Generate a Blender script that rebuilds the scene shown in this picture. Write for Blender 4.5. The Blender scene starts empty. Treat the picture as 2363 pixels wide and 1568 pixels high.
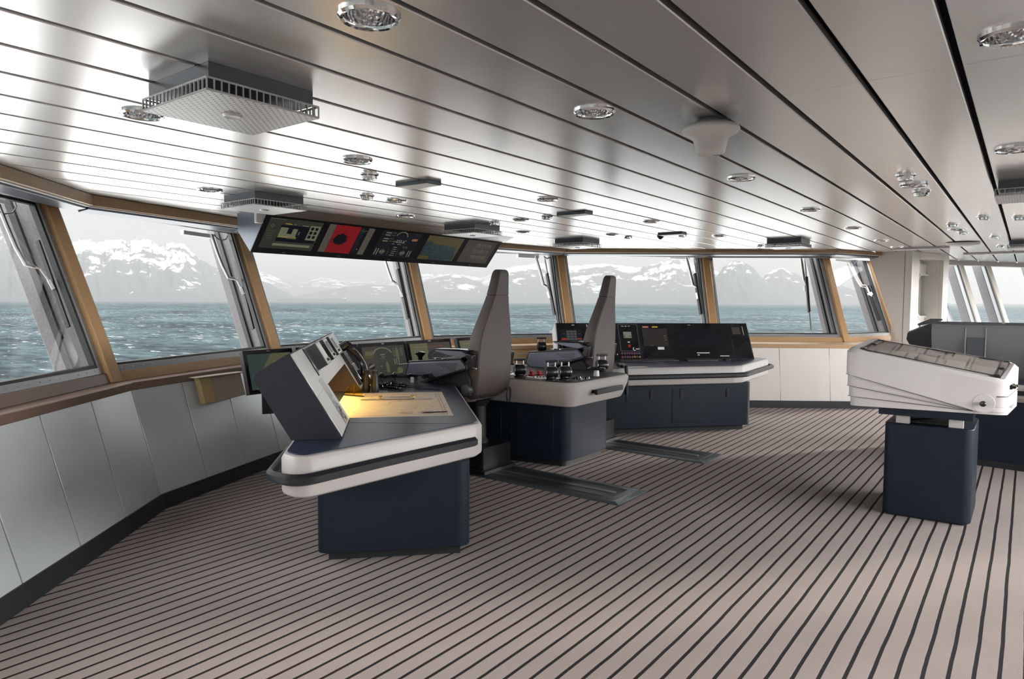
GLOW,AFT,SUNE,HAZE,HABS,ZEN,LAMP,AFTX,PORT=4.0,15.0,6.0,.0000690,2.3,2.4,24,3.2,8.0
import bpy, bmesh, math, random
from mathutils import Vector, Matrix, noise as mnoise
random.seed(7)
C = bpy.context.scene.collection
SC = bpy.context.scene
PI = math.pi
# ---------------------------------------------------------------- camera (24 mm lens, eye height 1.6 m)
IW, IH, FPX = 2363.0, 1568.0, 1575.0
CX, CY, EYE = 1181.5, 784.0, 1.6
TH = math.atan((2372 - CX) / FPX)
PITCH = math.atan((CY - 694.5) / FPX)
ROLL = math.atan(12 / 2350)
FW = Vector((math.cos(TH) * math.cos(PITCH), math.sin(TH) * math.cos(PITCH), -math.sin(PITCH)))
_r = Vector((math.sin(TH), -math.cos(TH), 0)); _u = _r.cross(FW)
RT = _r * math.cos(ROLL) + _u * math.sin(ROLL)
UP = -_r * math.sin(ROLL) + _u * math.cos(ROLL)
EYEP = Vector((0, 0, EYE))
def ray(x, y): return FW * FPX + RT * (x - CX) - UP * (y - CY)
def atz(x, y, z):
    d = ray(x, y); return EYEP + d * ((z - EYE) / d.z)
def onpl(x, y, p, n):
    d = ray(x, y); n = Vector(n); return EYEP + d * (((Vector(p) - EYEP).dot(n)) / d.dot(n))
def atD(x, y, D):
    d = ray(x, y); return EYEP + d * (D / math.hypot(d.x, d.y))
cam = bpy.data.objects.new('camera', bpy.data.cameras.new('camera')); C.objects.link(cam)
cam.data.sensor_width = 36; cam.data.lens = 36 * FPX / IW
cam.data.clip_end = 40000; cam.data.clip_start = 0.05
cam.matrix_world = Matrix(((RT.x, UP.x, -FW.x, 0), (RT.y, UP.y, -FW.y, 0), (RT.z, UP.z, -FW.z, EYE), (0, 0, 0, 1)))
SC.camera = cam
SC.view_settings.view_transform = 'Standard'; SC.view_settings.look = 'None'
SC.view_settings.gamma = 1; SC.view_settings.exposure = 0.0
SC.view_settings.use_curve_mapping = False
cy = SC.cycles
cy.max_bounces = 7; cy.diffuse_bounces = 4; cy.glossy_bounces = 4; cy.transmission_bounces = 4
cy.transparent_max_bounces = 12; cy.volume_bounces = 0
cy.caustics_reflective = False; cy.caustics_refractive = False
cy.sample_clamp_indirect = 6
cy.use_denoising = True
try: cy.use_light_tree = True
except Exception: pass

# ---------------------------------------------------------------- materials
def srgb(r, g, b):
    f = lambda c: (c / 255 / 12.92) if c / 255 <= .04045 else ((c / 255 + .055) / 1.055) ** 2.4
    return (f(r), f(g), f(b), 1)
def newmat(name):
    m = bpy.data.materials.new(name); m.use_nodes = True
    nt = m.node_tree; b = nt.nodes['Principled BSDF']; return m, nt, b
def mat(name, col, rough=.5, metal=0, spec=.5, noise=0, nscale=40, bump=0, bscale=200, coat=0, emit=None, estr=0, aniso=0):
    m, nt, b = newmat(name)
    col = tuple(col) + ((1,) if len(col) == 3 else ())
    b.inputs['Base Color'].default_value = col
    b.inputs['Roughness'].default_value = rough; b.inputs['Metallic'].default_value = metal
    b.inputs['Specular IOR Level'].default_value = spec
    b.inputs['Coat Weight'].default_value = coat; b.inputs['Coat Roughness'].default_value = .1
    if emit: b.inputs['Emission Color'].default_value = tuple(emit) + (1,); b.inputs['Emission Strength'].default_value = estr
    if noise or bump:
        tc = nt.nodes.new('ShaderNodeTexCoord'); n = nt.nodes.new('ShaderNodeTexNoise')
        n.inputs['Scale'].default_value = nscale; n.inputs['Detail'].default_value = 5
        nt.links.new(tc.outputs['Object'], n.inputs['Vector'])
        if noise:
            mx = nt.nodes.new('ShaderNodeMix'); mx.data_type = 'RGBA'; mx.blend_type = 'MIX'
            mx.inputs['A'].default_value = tuple(max(0, c * (1 - noise)) for c in col[:3]) + (1,)
            mx.inputs['B'].default_value = tuple(min(1, c * (1 + noise)) for c in col[:3]) + (1,)
            nt.links.new(n.outputs['Fac'], mx.inputs['Factor']); nt.links.new(mx.outputs['Result'], b.inputs['Base Color'])
        if bump:
            n2 = nt.nodes.new('ShaderNodeTexNoise'); n2.inputs['Scale'].default_value = bscale
            nt.links.new(tc.outputs['Object'], n2.inputs['Vector'])
            bp = nt.nodes.new('ShaderNodeBump'); bp.inputs['Strength'].default_value = bump; bp.inputs['Distance'].default_value = .002
            nt.links.new(n2.outputs['Fac'], bp.inputs['Height']); nt.links.new(bp.outputs['Normal'], b.inputs['Normal'])
    return m
def wood_mat(name, a, c, scale=(1, 1, 12), rough=.4):
    m, nt, b = newmat(name); N = nt.nodes.new; L = nt.links.new
    tc = N('ShaderNodeTexCoord'); mp = N('ShaderNodeMapping'); mp.inputs['Scale'].default_value = scale
    n = N('ShaderNodeTexNoise'); n.inputs['Scale'].default_value = 6; n.inputs['Detail'].default_value = 8; n.inputs['Distortion'].default_value = .6
    mx = N('ShaderNodeMix'); mx.data_type = 'RGBA'; mx.inputs['A'].default_value = a; mx.inputs['B'].default_value = c
    cr = N('ShaderNodeMapRange'); cr.inputs['From Min'].default_value = .3; cr.inputs['From Max'].default_value = .7
    L(tc.outputs['Object'], mp.inputs['Vector']); L(mp.outputs['Vector'], n.inputs['Vector'])
    L(n.outputs['Fac'], cr.inputs['Value']); L(cr.outputs['Result'], mx.inputs['Factor']); L(mx.outputs['Result'], b.inputs['Base Color'])
    b.inputs['Roughness'].default_value = rough
    return m
M = {}
M['wood'] = wood_mat('oak_veneer', (.56, .34, .16, 1), (.44, .25, .105, 1), (30, 30, 3))
M['woodx'] = wood_mat('oak_veneer_long', (.55, .36, .19, 1), (.43, .26, .13, 1), (3, 14, 40))
M['walnut'] = wood_mat('brown_ash_veneer', (.27, .18, .135, 1), (.20, .13, .095, 1), (3, 16, 40), .35)
M['navy'] = mat('navy_lacquer', (.009, .016, .028), .45, spec=.25, noise=.12, nscale=60, bump=.12, bscale=900)
M['plinth'] = mat('black_plinth', (.012, .014, .018), .6)
M['band'] = mat('warm_grey_solid_surface', (.45, .42, .41), .45, noise=.06, nscale=300)
M['desk'] = mat('dark_blue_laminate', (.022, .032, .066), .33, noise=.15, nscale=500)
M['rail'] = mat('charcoal_rail', (.011, .012, .017), .42, spec=.35)
M['hood'] = mat('charcoal_painted_steel', (.013, .015, .025), .5, spec=.3, noise=.08, nscale=80)
M['walnutbox'] = wood_mat('pale_brown_board', (.40, .315, .25, 1), (.32, .245, .19, 1), (3, 14, 40), .45)
M['hoodface'] = mat('silver_grey_face', (.66, .65, .64), .38, metal=.15)
M['black'] = mat('black_plastic', (.010, .010, .012), .3)
M['blackm'] = mat('matt_black', (.012, .012, .014), .6)
M['gloss'] = mat('black_gloss', (.008, .008, .010), .08, spec=.6)
M['chrome'] = mat('chrome', (.85, .85, .86), .06, metal=1)
M['steel'] = mat('brushed_steel', (.55, .55, .56), .28, metal=1)
M['dsteel'] = mat('dark_anodised_steel', (.09, .10, .115), .35, metal=.6)
M['leather'] = mat('dark_brown_leather', (.066, .051, .049), .55, noise=.15, nscale=12, bump=.35, bscale=260)
M['armgrey'] = mat('slate_grey_metal_paint', (.13, .135, .18), .38, metal=.1)
M['white'] = mat('white_paint', (.78, .76, .745), .4)
M['cream'] = mat('cream_paint', (.78, .745, .70), .45, noise=.03, nscale=5)
M['whitecover'] = mat('pale_grey_moulding', (.66, .63, .635), .38)
M['wallcool'] = mat('satin_cool_cast_panel', (.76, .80, .83), .30, metal=.35, noise=.05, nscale=3)  # left walls: cool ambient cast put into the white panel colour
M['wallwhite'] = mat('white_wall_panel', (.80, .745, .71), .38, noise=.02, nscale=3)
M['diff'] = mat('diffuser_white_steel', (.66, .66, .66), .4, metal=.2)
M['grout'] = mat('panel_shadow_gap', (.004, .004, .005), .8, spec=.05)
M['ext'] = mat('grey_painted_ship_steel', (.155, .145, .15), .6, noise=.35, nscale=45, bump=.4, bscale=120)
M['rubber'] = mat('black_rubber_gasket', (.012, .012, .013), .45)
M['frame'] = mat('grey_window_frame', (.33, .34, .35), .32, metal=.6)
M['blind'] = mat('grey_pink_aluminium', (.19, .165, .16), .45, metal=.2)
M['cove'] = mat('grey_aluminium_profile', (.12, .13, .15), .35, metal=.4)
M['paper'] = mat('chart_paper', (.88, .83, .80), .7)
M['chartink'] = mat('chart_ink', (.34, .28, .33), .7)
M['brass'] = mat('brass', (.62, .46, .18), .25, metal=1)
M['red'] = mat('red_plastic', (.42, .02, .02), .35)
M['labelw'] = mat('white_label', (.80, .80, .78), .5)
M['labely'] = mat('yellow_label', (.75, .58, .02), .5)
M['labelr'] = mat('salmon_label', (.60, .16, .12), .5)
M['led'] = mat('lcd_grey_green', (.24, .26, .20), .4, emit=(.24, .26, .2), estr=.12)
M['btnr'] = mat('button_red', (.35, .04, .04), .4); M['btnb'] = mat('button_blue', (.06, .10, .30), .4)
M['btng'] = mat('button_green_ring', (.25, .35, .10), .4); M['btno'] = mat('button_grey', (.16, .13, .17), .4)
M['hull'] = mat('white_hull_plate', (.78, .79, .80), .45)
M['yellowgl'] = None
def emat(name, col, s=1.0, rough=.25):
    return mat(name, tuple(c * .16 for c in col), rough, spec=.3, emit=tuple(c * .5 for c in col), estr=s)
S = {
 'bg': emat('screen_grey', (.055, .055, .045)), 'bg2': emat('screen_dark', (.018, .020, .024)), 'ol': emat('screen_olive', (.15, .15, .085)),
 'ol2': emat('screen_pale_olive', (.22, .23, .15)), 'red': emat('screen_red', (.30, .018, .022)), 'dk': emat('screen_black', (.012, .013, .018)),
 'taupe': emat('screen_taupe', (.13, .115, .095)), 'blue': emat('screen_blue', (.035, .055, .065)), 'blue2': emat('screen_teal', (.055, .085, .075)),
 'sand': emat('screen_sand', (.11, .088, .04)), 'line': emat('screen_line', (.30, .29, .20)), 'wht': emat('screen_white', (.42, .42, .36)),
 'grn': emat('screen_green', (.05, .12, .06)), 'orange': emat('screen_orange', (.34, .16, .08)), 'yel': emat('screen_yellow', (.42, .32, .06)),
 'grey': emat('screen_midgrey', (.10, .10, .11)), 'redl': emat('screen_redlight', (.38, .05, .03)), 'dim': emat('screen_dimbrown', (.075, .062, .055)),
}
def glass_mat(name, tint=(.97, .98, .98), refl=.05, rough=0.0, mx_=.6):
    m = bpy.data.materials.new(name); m.use_nodes = True; nt = m.node_tree; nt.nodes.clear(); N = nt.nodes.new; L = nt.links.new
    o = N('ShaderNodeOutputMaterial'); mx = N('ShaderNodeMixShader'); t = N('ShaderNodeBsdfTransparent'); g = N('ShaderNodeBsdfGlossy')
    t.inputs['Color'].default_value = tuple(tint) + (1,); g.inputs['Roughness'].default_value = rough
    lw = N('ShaderNodeLayerWeight'); lw.inputs['Blend'].default_value = .12
    mr = N('ShaderNodeMapRange'); mr.inputs['To Min'].default_value = refl; mr.inputs['To Max'].default_value = mx_
    L(lw.outputs['Fresnel'], mr.inputs['Value']); L(mr.outputs['Result'], mx.inputs['Fac'])
    L(t.outputs[0], mx.inputs[1]); L(g.outputs[0], mx.inputs[2]); L(mx.outputs[0], o.inputs['Surface'])
    return m
M['glass'] = glass_mat('window_glass', (.97, .98, .98), .012, 0, .10)
M['lidglass'] = glass_mat('lid_glass', (.95, .94, .93), .12)
M['amber'] = glass_mat('amber_acrylic', (1, .86, .42), .10)

# ---------------------------------------------------------------- mesh builder
WM = {}
class MB:
    def __init__(s, T=None): s.bm = bmesh.new(); s.mats = []; s.T = T or Matrix()
    def mi(s, m):
        if m is None: return 0
        if m not in s.mats: s.mats.append(m)
        return s.mats.index(m)
    def v(s, p): return s.bm.verts.new(s.T @ Vector(p))
    def f(s, vs, m=None):
        try: fc = s.bm.faces.new(vs); fc.material_index = s.mi(m); return fc
        except ValueError: return None
    def quad(s, pts, m=None): return s.f([s.v(p) for p in pts], m)
    def loft(s, loops, m=None, cap=True, closed=True):
        vs = [[s.v(p) for p in l] for l in loops]; n = len(vs[0])
        for a, b in zip(vs[:-1], vs[1:]):
            for i in range(n if closed else n - 1): s.f([a[i], a[(i + 1) % n], b[(i + 1) % n], b[i]], m)
        if cap: s.f(list(reversed(vs[0])), m); s.f(vs[-1], m)
        return vs
    def box(s, c, size, m=None, R=None):
        c = Vector(c); x, y, z = [k / 2 for k in size]
        q = lambda a, b, d: c + ((R @ Vector((a * x, b * y, d * z))) if R else Vector((a * x, b * y, d * z)))
        s.loft([[q(-1, -1, -1), q(1, -1, -1), q(1, 1, -1), q(-1, 1, -1)], [q(-1, -1, 1), q(1, -1, 1), q(1, 1, 1), q(-1, 1, 1)]], m)
    def prism(s, pts, z0, z1, m=None):
        s.loft([[(p[0], p[1], z0) for p in pts], [(p[0], p[1], z1) for p in pts]], m)
    def ext(s, pts, d, m=None):     # closed 3-D outline pushed along d
        d = Vector(d); s.loft([[Vector(p) for p in pts], [Vector(p) + d for p in pts]], m)
    def beam(s, a, b, w, h, m=None, up=(0, 0, 1), off=(0, 0, 0)):   # bar a-b, width w sideways, height h along up
        a = Vector(a) + Vector(off); b = Vector(b) + Vector(off); d = (b - a).normalized(); sd = d.cross(Vector(up)).normalized(); u = sd.cross(d).normalized()
        L = lambda p: [p - sd * w / 2 - u * h / 2, p + sd * w / 2 - u * h / 2, p + sd * w / 2 + u * h / 2, p - sd * w / 2 + u * h / 2]
        s.loft([L(a), L(b)], m)
    def tube(s, pts, r, m=None, seg=8, closed=False):
        pts = [Vector(p) for p in pts]; n = len(pts); loops = []; up = None
        for i, p in enumerate(pts):
            a = pts[i - 1] if (i > 0 or closed) else p; b = pts[(i + 1) % n] if (i < n - 1 or closed) else p
            d = (b - a).normalized()
            if up is None: up = d.orthogonal().normalized()
            up = (up - d * up.dot(d)).normalized(); sd = d.cross(up)
            rr = r[i] if isinstance(r, (list, tuple)) else r
            loops.append([p + (up * math.cos(t) + sd * math.sin(t)) * rr for t in [2 * PI * k / seg for k in range(seg)]])
        if closed: loops.append(loops[0])
        s.loft(loops, m, cap=not closed)
    def lathe(s, prof, m=None, seg=24, o=(0, 0, 0), ax=None, cap=True):
        o = Vector(o); R = Vector((0, 0, 1)).rotation_difference(Vector(ax)).to_matrix() if ax else Matrix.Identity(3)
        s.loft([[o + R @ Vector((r * math.cos(t), r * math.sin(t), z)) for t in [2 * PI * k / seg for k in range(seg)]] for r, z in prof], m, cap=cap)
    def build(s, name, m=None, parent=None, bevel=0, seg=2, smooth=.55, sub=0):
        me = bpy.data.meshes.new(name); bmesh.ops.recalc_face_normals(s.bm, faces=s.bm.faces)
        o = bpy.data.objects.new(name, me)
        if parent is not None:
            inv = WM[parent].inverted(); bmesh.ops.transform(s.bm, matrix=inv, verts=s.bm.verts); o.parent = parent; WM[o] = WM[parent]
        else:
            xs = [v.co for v in s.bm.verts]
            lo = Vector((sum(v.x for v in xs) / len(xs), sum(v.y for v in xs) / len(xs), min(v.z for v in xs)))
            bmesh.ops.translate(s.bm, vec=-lo, verts=s.bm.verts); o.location = lo; WM[o] = Matrix.Translation(lo)
        s.bm.to_mesh(me); s.bm.free()
        ms = s.mats if m is None else ([m] if not isinstance(m, list) else m)
        for k in ms: me.materials.append(k)
        if smooth:
            for p in me.polygons: p.use_smooth = True
            me.set_sharp_from_angle(angle=smooth)
        if bevel:
            b = o.modifiers.new('bevel', 'BEVEL'); b.width = bevel; b.segments = seg; b.limit_method = 'ANGLE'; b.angle_limit = .6
        if sub:
            b = o.modifiers.new('subd', 'SUBSURF'); b.levels = sub; b.render_levels = sub
        C.objects.link(o); return o
def tag(o, label=None, cat=None, group=None, kind=None):
    if label: o['label'] = label
    if cat: o['category'] = cat
    if group: o['group'] = group
    if kind: o['kind'] = kind
    return o
def thing(name, label, cat, loc=(0, 0, 0), rz=0, group=None):
    o = bpy.data.objects.new(name, None); C.objects.link(o); o.empty_display_size = .1
    o.location = loc; o.rotation_euler = (0, 0, rz)
    WM[o] = Matrix.Translation(Vector(loc)) @ Matrix.Rotation(rz, 4, 'Z')
    return tag(o, label, cat, group)
def copy_tree(o, parent=None, done=None):
    c = o.copy(); C.objects.link(c)
    if parent is not None: c.parent = parent
    for ch in [k for k in o.children]: copy_tree(ch, c)
    return c
def struct(o): o['kind'] = 'structure'; return o
def rpoly(pts, rad, seg=6):     # rounded polygon in 2-D; rad scalar or list
    out = []; n = len(pts)
    for i in range(n):
        r = rad[i] if isinstance(rad, (list, tuple)) else rad
        p = Vector(pts[i][:2]); a = Vector(pts[i - 1][:2]); b = Vector(pts[(i + 1) % n][:2])
        if r <= 0: out.append(tuple(p)); continue
        d1 = (a - p).normalized(); d2 = (b - p).normalized(); ang = d1.angle(d2); t = min(r / math.tan(ang / 2), (a - p).length * .49, (b - p).length * .49)
        rr = t * math.tan(ang / 2); c = p + (d1 + d2).normalized() * (rr / math.sin(ang / 2))
        s0 = p + d1 * t - c; s1 = p + d2 * t - c
        a0 = math.atan2(s0.y, s0.x); a1 = math.atan2(s1.y, s1.x); da = (a1 - a0 + PI) % (2 * PI) - PI
        for k in range(seg + 1): out.append((c.x + rr * math.cos(a0 + da * k / seg), c.y + rr * math.sin(a0 + da * k / seg)))
    return out
class Plate:                    # flat drawing surface: origin at a corner, x along ex, y along ey, lifted along n
    def __init__(s, mb, o, ex, ey, n): s.mb = mb; s.o = Vector(o); s.ex = Vector(ex); s.ey = Vector(ey); s.n = Vector(n).normalized()
    def p(s, x, y, h): return s.o + s.ex * x + s.ey * y + s.n * h
    def rect(s, x0, y0, x1, y1, m, h=.0006): s.mb.quad([s.p(x0, y0, h), s.p(x1, y0, h), s.p(x1, y1, h), s.p(x0, y1, h)], m)
    def poly(s, pts, m, h=.0006): s.mb.f([s.mb.v(s.p(x, y, h)) for x, y in pts], m)
    def arc(s, cx, cy_, r0, r1, a0, a1, m, h=.0006, n=18, asp=1):
        for k in range(n):
            t0 = a0 + (a1 - a0) * k / n; t1 = a0 + (a1 - a0) * (k + 1) / n
            q = lambda r, t: (cx + r * math.cos(t), cy_ + asp * r * math.sin(t))
            s.poly([q(r0, t0), q(r1, t0), q(r1, t1), q(r0, t1)], m, h)
    def disc(s, cx, cy_, r, m, h=.0006, n=20, asp=1): s.poly([(cx + r * math.cos(2 * PI * k / n), cy_ + asp * r * math.sin(2 * PI * k / n)) for k in range(n)], m, h)
def text_into(mb, txt, size, T, m):         # lettering as mesh faces
    cu = bpy.data.curves.new('lettering', 'FONT'); cu.body = txt; cu.size = size; cu.resolution_u = 3
    ob = bpy.data.objects.new('lettering', cu); C.objects.link(ob)
    dg = bpy.context.evaluated_depsgraph_get(); me = ob.evaluated_get(dg).to_mesh()
    vs = [mb.v(T @ v.co) for v in me.vertices]
    for p in me.polygons: mb.f([vs[i] for i in p.vertices], m)
    bpy.data.objects.remove(ob); bpy.data.curves.remove(cu)
# ================================================================= ROOM SHELL
LEAN = .36
ZB = 1.04
def v2(p): return Vector((p[0], p[1]))
MB_PX = {1: (250, 860), 2: (632, 812), 3: (985, 786), 4: (1316, 779), 5: (1648, 777), 6: (1950, 779), 7: (2062, 774)}
P = {i: v2(atz(*p, ZB)) for i, p in MB_PX.items()}
P[0] = P[1] + Vector((-.75, -.66)) * 2.3
P[-1] = P[0] + Vector((-.60, -.80)) * 2.1
IDX = list(range(-1, 8))
TN = {i: (P[i + 1] - P[i]).normalized() for i in IDX[:-1]}
NN = {i: Vector((-TN[i].y, TN[i].x)) for i in TN}
def bis(i):
    a = NN.get(i - 1, NN.get(i)); b = NN.get(i, NN.get(i - 1)); m = (a + b).normalized(); return m / m.dot(b)
BI = {i: bis(i) for i in IDX}
def Q(i, z, d=0, t=0):        # point on the leaning window wall: corner i, height z, outward offset d, shift t along the next (+) / previous (-) bay
    q = P[i] + BI[i] * (d + LEAN * (z - ZB))
    if t > 0 and i in TN: q = q + TN[i] * t
    if t < 0 and i - 1 in TN: q = q + TN[i - 1] * t
    return Vector((q.x, q.y, z))
ZT = {-1: 2.34, 0: 2.34, 1: 2.36, 2: 2.36, 3: 2.38, 4: 2.395, 5: 2.395, 6: 2.395, 7: 2.395}
sill_in = {-1: .16, 0: .16, 1: .17, 2: .2, 3: .32, 4: .48, 5: .62, 6: .66, 7: .5}
foot_in = {-1: .42, 0: .42, 1: .42, 2: .48, 3: .6, 4: .7, 5: .73, 6: .73, 7: .6}
Sg = {i: Q(i, ZB, -sill_in[i]) for i in IDX}
Ft = {i: Q(i, ZB, -foot_in[i]) for i in IDX}
side = {-1: 'aft_left', 0: 'left', 1: 'front_left', 2: 'front_centre_left', 3: 'front', 4: 'front_right', 5: 'right', 6: 'far_right'}
wood, woodx, walnut = M['wood'], M['woodx'], M['walnut']
for i in IDX[:-1]:
    j = i + 1; wm = M['wallcool'] if i < 2 else (M['woodx'] if i in (2, 3) else M['wallwhite'])
    # lower wall in flush panels with thin seams
    mb = MB(); n = 4 if i < 4 else 3; out = Vector((NN[i].x, NN[i].y, 0))
    A0, A1, B0, B1 = (Vector((Ft[i].x, Ft[i].y, 0)), Vector((Ft[j].x, Ft[j].y, 0)), Vector((Sg[i].x, Sg[i].y, .935)), Vector((Sg[j].x, Sg[j].y, .935)))
    off = out * .035
    mb.loft([[A0 + off * .25, A1 + off * .25, A1 + off * 3, A0 + off * 3], [B0 + off * .25, B1 + off * .25, B1 + off * 3, B0 + off * 3]], M['cove'] if i < 2 else wm)
    if i in (2, 3):           # horizontal wooden boards below the front windows
        for k in range(6):
            a, b = k / 6 + .006, (k + 1) / 6 - .006
            p0, p1, q0, q1 = A0.lerp(B0, a), A1.lerp(B1, a), A0.lerp(B0, b), A1.lerp(B1, b)
            mb.loft([[p0, p1, p1 + off * .3, p0 + off * .3], [q0, q1, q1 + off * .3, q0 + off * .3]], wm)
        n = 0
    for k in range(n):
        g = .0022
        a, b = k / n + g, (k + 1) / n - g
        p0, p1 = A0.lerp(A1, a), A0.lerp(A1, b); q0, q1 = B0.lerp(B1, a), B0.lerp(B1, b)
        mb.loft([[p0, p1, p1 + off * .3, p0 + off * .3], [q0, q1, q1 + off * .3, q0 + off * .3]], wm)
    struct(mb.build('wall_' + side[i], bevel=.002, seg=1))
    # black baseboard
    mb = MB(); o2 = -out * .012
    c0, c1 = A0.lerp(B0, .118), A1.lerp(B1, .118)
    mb.loft([[A0 + o2, A1 + o2, A1 + off * .2, A0 + off * .2], [c0 + o2, c1 + o2, c1 + off * .2, c0 + off * .2]], M['plinth'])
    struct(mb.build('baseboard_' + side[i]))
    # wooden sill with nosing, and the riser board under the glass
    mb = MB(); sm = walnut if i < 2 else woodx
    s0, s1 = Sg[i] - out * .02, Sg[j] - out * .02
    z = lambda p, h: Vector((p.x, p.y, h))
    p0, p1 = Q(i, .965, .0), Q(j, .965, .0)
    mb.loft([[z(s0, .905), z(s1, .905), z(p1, .905), z(p0, .905)], [z(s0, .966), z(s1, .966), z(p1, .966), z(p0, .966)]], sm)
    struct(mb.build('trim_sill_' + side[i], bevel=.006))
    mb = MB()
    mb.loft([[Q(i, .966, -.02), Q(j, .966, -.02), Q(j, .966, .06), Q(i, .966, .06)], [Q(i, ZB, -.02), Q(j, ZB, -.02), Q(j, ZB, .06), Q(i, ZB, .06)]], woodx if i != 0 else walnut)
    struct(mb.build('trim_riser_' + side[i], bevel=.003, seg=1))
    # window: steel frame with bolts, gasket, pane
    W = thing('window_%d' % (i + 2), None, None, tuple(Q(i, ZB, 0).lerp(Q(j, ZB, 0), .5))); W['kind'] = 'structure'
    e = .075
    def FP(s, zz, d):         # s metres from corner i, height zz, offset d
        a, b = Q(i, zz, d), Q(j, zz, d); L = (b - a).length; return a.lerp(b, s / L) if s >= 0 else a.lerp(b, 1 + s / L)
    zt = min(ZT[i], ZT[j]); zb = ZB
    mb = MB()
    for (d0, d1, e0, e1, m) in ((-.004, .045, e - .012, e + .034, M['frame']), (.012, .06, e + .030, e + .052, M['rubber'])):
        for (pts) in ([(e0, zb + e0 - e + .012), (-e0, zb + e0 - e + .012), (-e1, zb + e1 - e + .012), (e1, zb + e1 - e + .012)],
                      [(e1, zt - (e1 - e)), (-e1, zt - (e1 - e)), (-e0, zt - e0 + e), (e0, zt - e0 + e)],
                      [(e0, zb + e0 - e + .012), (e1, zb + e1 - e + .012), (e1, zt - (e1 - e)), (e0, zt - e0 + e)],
                      [(-e1, zb + e1 - e + .012), (-e0, zb + e0 - e + .012), (-e0, zt - e0 + e), (-e1, zt - (e1 - e))]):
            mb.loft([[FP(s, zz, d0) for s, zz in pts], [FP(s, zz, d1) for s, zz in pts]], m)
    L = (Q(j, ZB) - Q(i, ZB)).length; k = .14
    while k < L - .12:
        c = FP(k, zb + .026, -.006); mb.lathe([(.006, -.006), (.006, 0), (.003, .003)], M['steel'], 6, c, -out); k += .11
    for zz in [1.2 + .14 * q for q in range(8)]:
        for s in (e + .010, -e - .010):
            c = FP(s, zz, -.006); mb.lathe([(.005, -.006), (.005, 0), (.0025, .003)], M['steel'], 6, c, -out)
    mb.build('frame', parent=W, bevel=.003, seg=1)
    mb = MB()
    mb.quad([FP(e + .03, zb + .04, .05), FP(-e - .03, zb + .04, .05), FP(-e - .03, zt - .02, .05), FP(e + .03, zt - .02, .05)], M['glass'])
    mb.build('pane', parent=W, smooth=0)
# wooden mullions and the ship's plating outside
def post(i, z0, z1, d0, d1, h0, h1, m, name, bevel):
    mb = MB(); L = lambda z: [Q(i, z, d0, -h0) if i - 1 in TN else Q(i, z, d0), Q(i, z, d0, h0) if i in TN else Q(i, z, d0), Q(i, z, d1, h1) if i in TN else Q(i, z, d1), Q(i, z, d1, -h1) if i - 1 in TN else Q(i, z, d1)]
    mb.loft([L(z0), L(z1)], m); return struct(mb.build(name, bevel=bevel))
k = 1
for i in range(0, 8):
    post(i, .967, ZT[i], -.045, .012, .058, .066, wood, 'trim_%d' % k, .006); k += 1
    post(i, .9, 2.5, .07, .40, .045, .05, M['ext'], 'trim_%d' % k, .01); k += 1
    mb = MB(); a, b = Q(i, 1.0, .25, -.058), Q(i, 2.36, .25, -.058)
    if i - 1 in TN:
        mb.beam(a, b, .03, .05, M['rubber']); struct(mb.build('trim_%d' % k)); k += 1
# window-head lining: valance boards at the ceiling edge, aluminium cove behind
EPX = [(0, 378), (214, 449), (560, 505), (945, 543.5), (1305, 574), (1646, 576), (1935, 576), (2040, 583)]
E2 = [v2(atz(*p, 2.4)) for p in EPX]
d = (E2[0] - E2[1]).normalized(); E2[0] = E2[1] + d * 2.6
E2.insert(0, E2[0] + Vector((-.6, -.8)) * 2.2)
VH = [.085, .085, .085, .08, .07, .055, .05, .05, .05]
for q in range(len(E2) - 1):
    a, b = E2[q], E2[q + 1]; t = (b - a).normalized(); n = Vector((-t.y, t.x))
    V = lambda p, o, z: Vector((p.x + n.x * o, p.y + n.y * o, z))
    mb = MB(); h0, h1 = VH[q], VH[q + 1]
    mb.loft([[V(a, -.0, 2.398), V(b, -.0, 2.398), V(b, .025, 2.398), V(a, .025, 2.398)], [V(a, 0, 2.4 - h0), V(b, 0, 2.4 - h1), V(b, .025, 2.4 - h1), V(a, .025, 2.4 - h0)]], woodx)
    struct(mb.build('trim_valance_%d' % (q + 1), bevel=.003, seg=1))
    mb = MB()
    mb.loft([[V(a, .026, 2.4), V(b, .026, 2.4), V(b, .05, 2.4), V(a, .05, 2.4)], [V(a, .026, 2.39 - h0), V(b, .026, 2.39 - h1), V(b, .05, 2.39 - h1), V(a, .05, 2.39 - h0)]], M['hull'])
    mb.loft([[V(a, .052, 2.4), V(b, .052, 2.4), V(b, .16, 2.4), V(a, .16, 2.4)], [V(a, .052, 2.375 - h0), V(b, .052, 2.375 - h1), V(b, .16, 2.355 - h1), V(a, .16, 2.355 - h0)]], M['cove'])
    struct(mb.build('trim_cove_%d' % (q + 1), bevel=.002, seg=1))
# ---- right-hand bulkhead with the escape door
cA, cB, cC = atz(2012, 584, 2.4), atz(2106, 579, 2.4), atz(2191, 588, 2.4)
dAB = (cB - cA).normalized(); nAB = Vector((-dAB.y, dAB.x, 0))      # points outboard
pl = lambda x, y: onpl(x, y, cA, nAB)
a0, a1, a2 = pl(2002, 586), pl(2064, 770), pl(2066, 800)
mb = MB(); fl = lambda p, z=0: Vector((p.x, p.y, z))
mb.ext([a0, fl(a0, 2.4), fl(cB, 2.4), fl(cB, a2.z), a2, a1], nAB * .06, M['wallwhite'])
mb.ext([a2, fl(cB, a2.z), fl(cB, 0), fl(a2, 0)], nAB * .06, M['wallwhite'])
s1 = pl(2106, 650); s0 = fl(s1)
mb.beam(fl(cB.lerp(cA, .17), .1) - nAB * .001, fl(cB.lerp(cA, .17), 2.39) - nAB * .001, .004, .004, M['grout'], up=(1, 0, 0))
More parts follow.
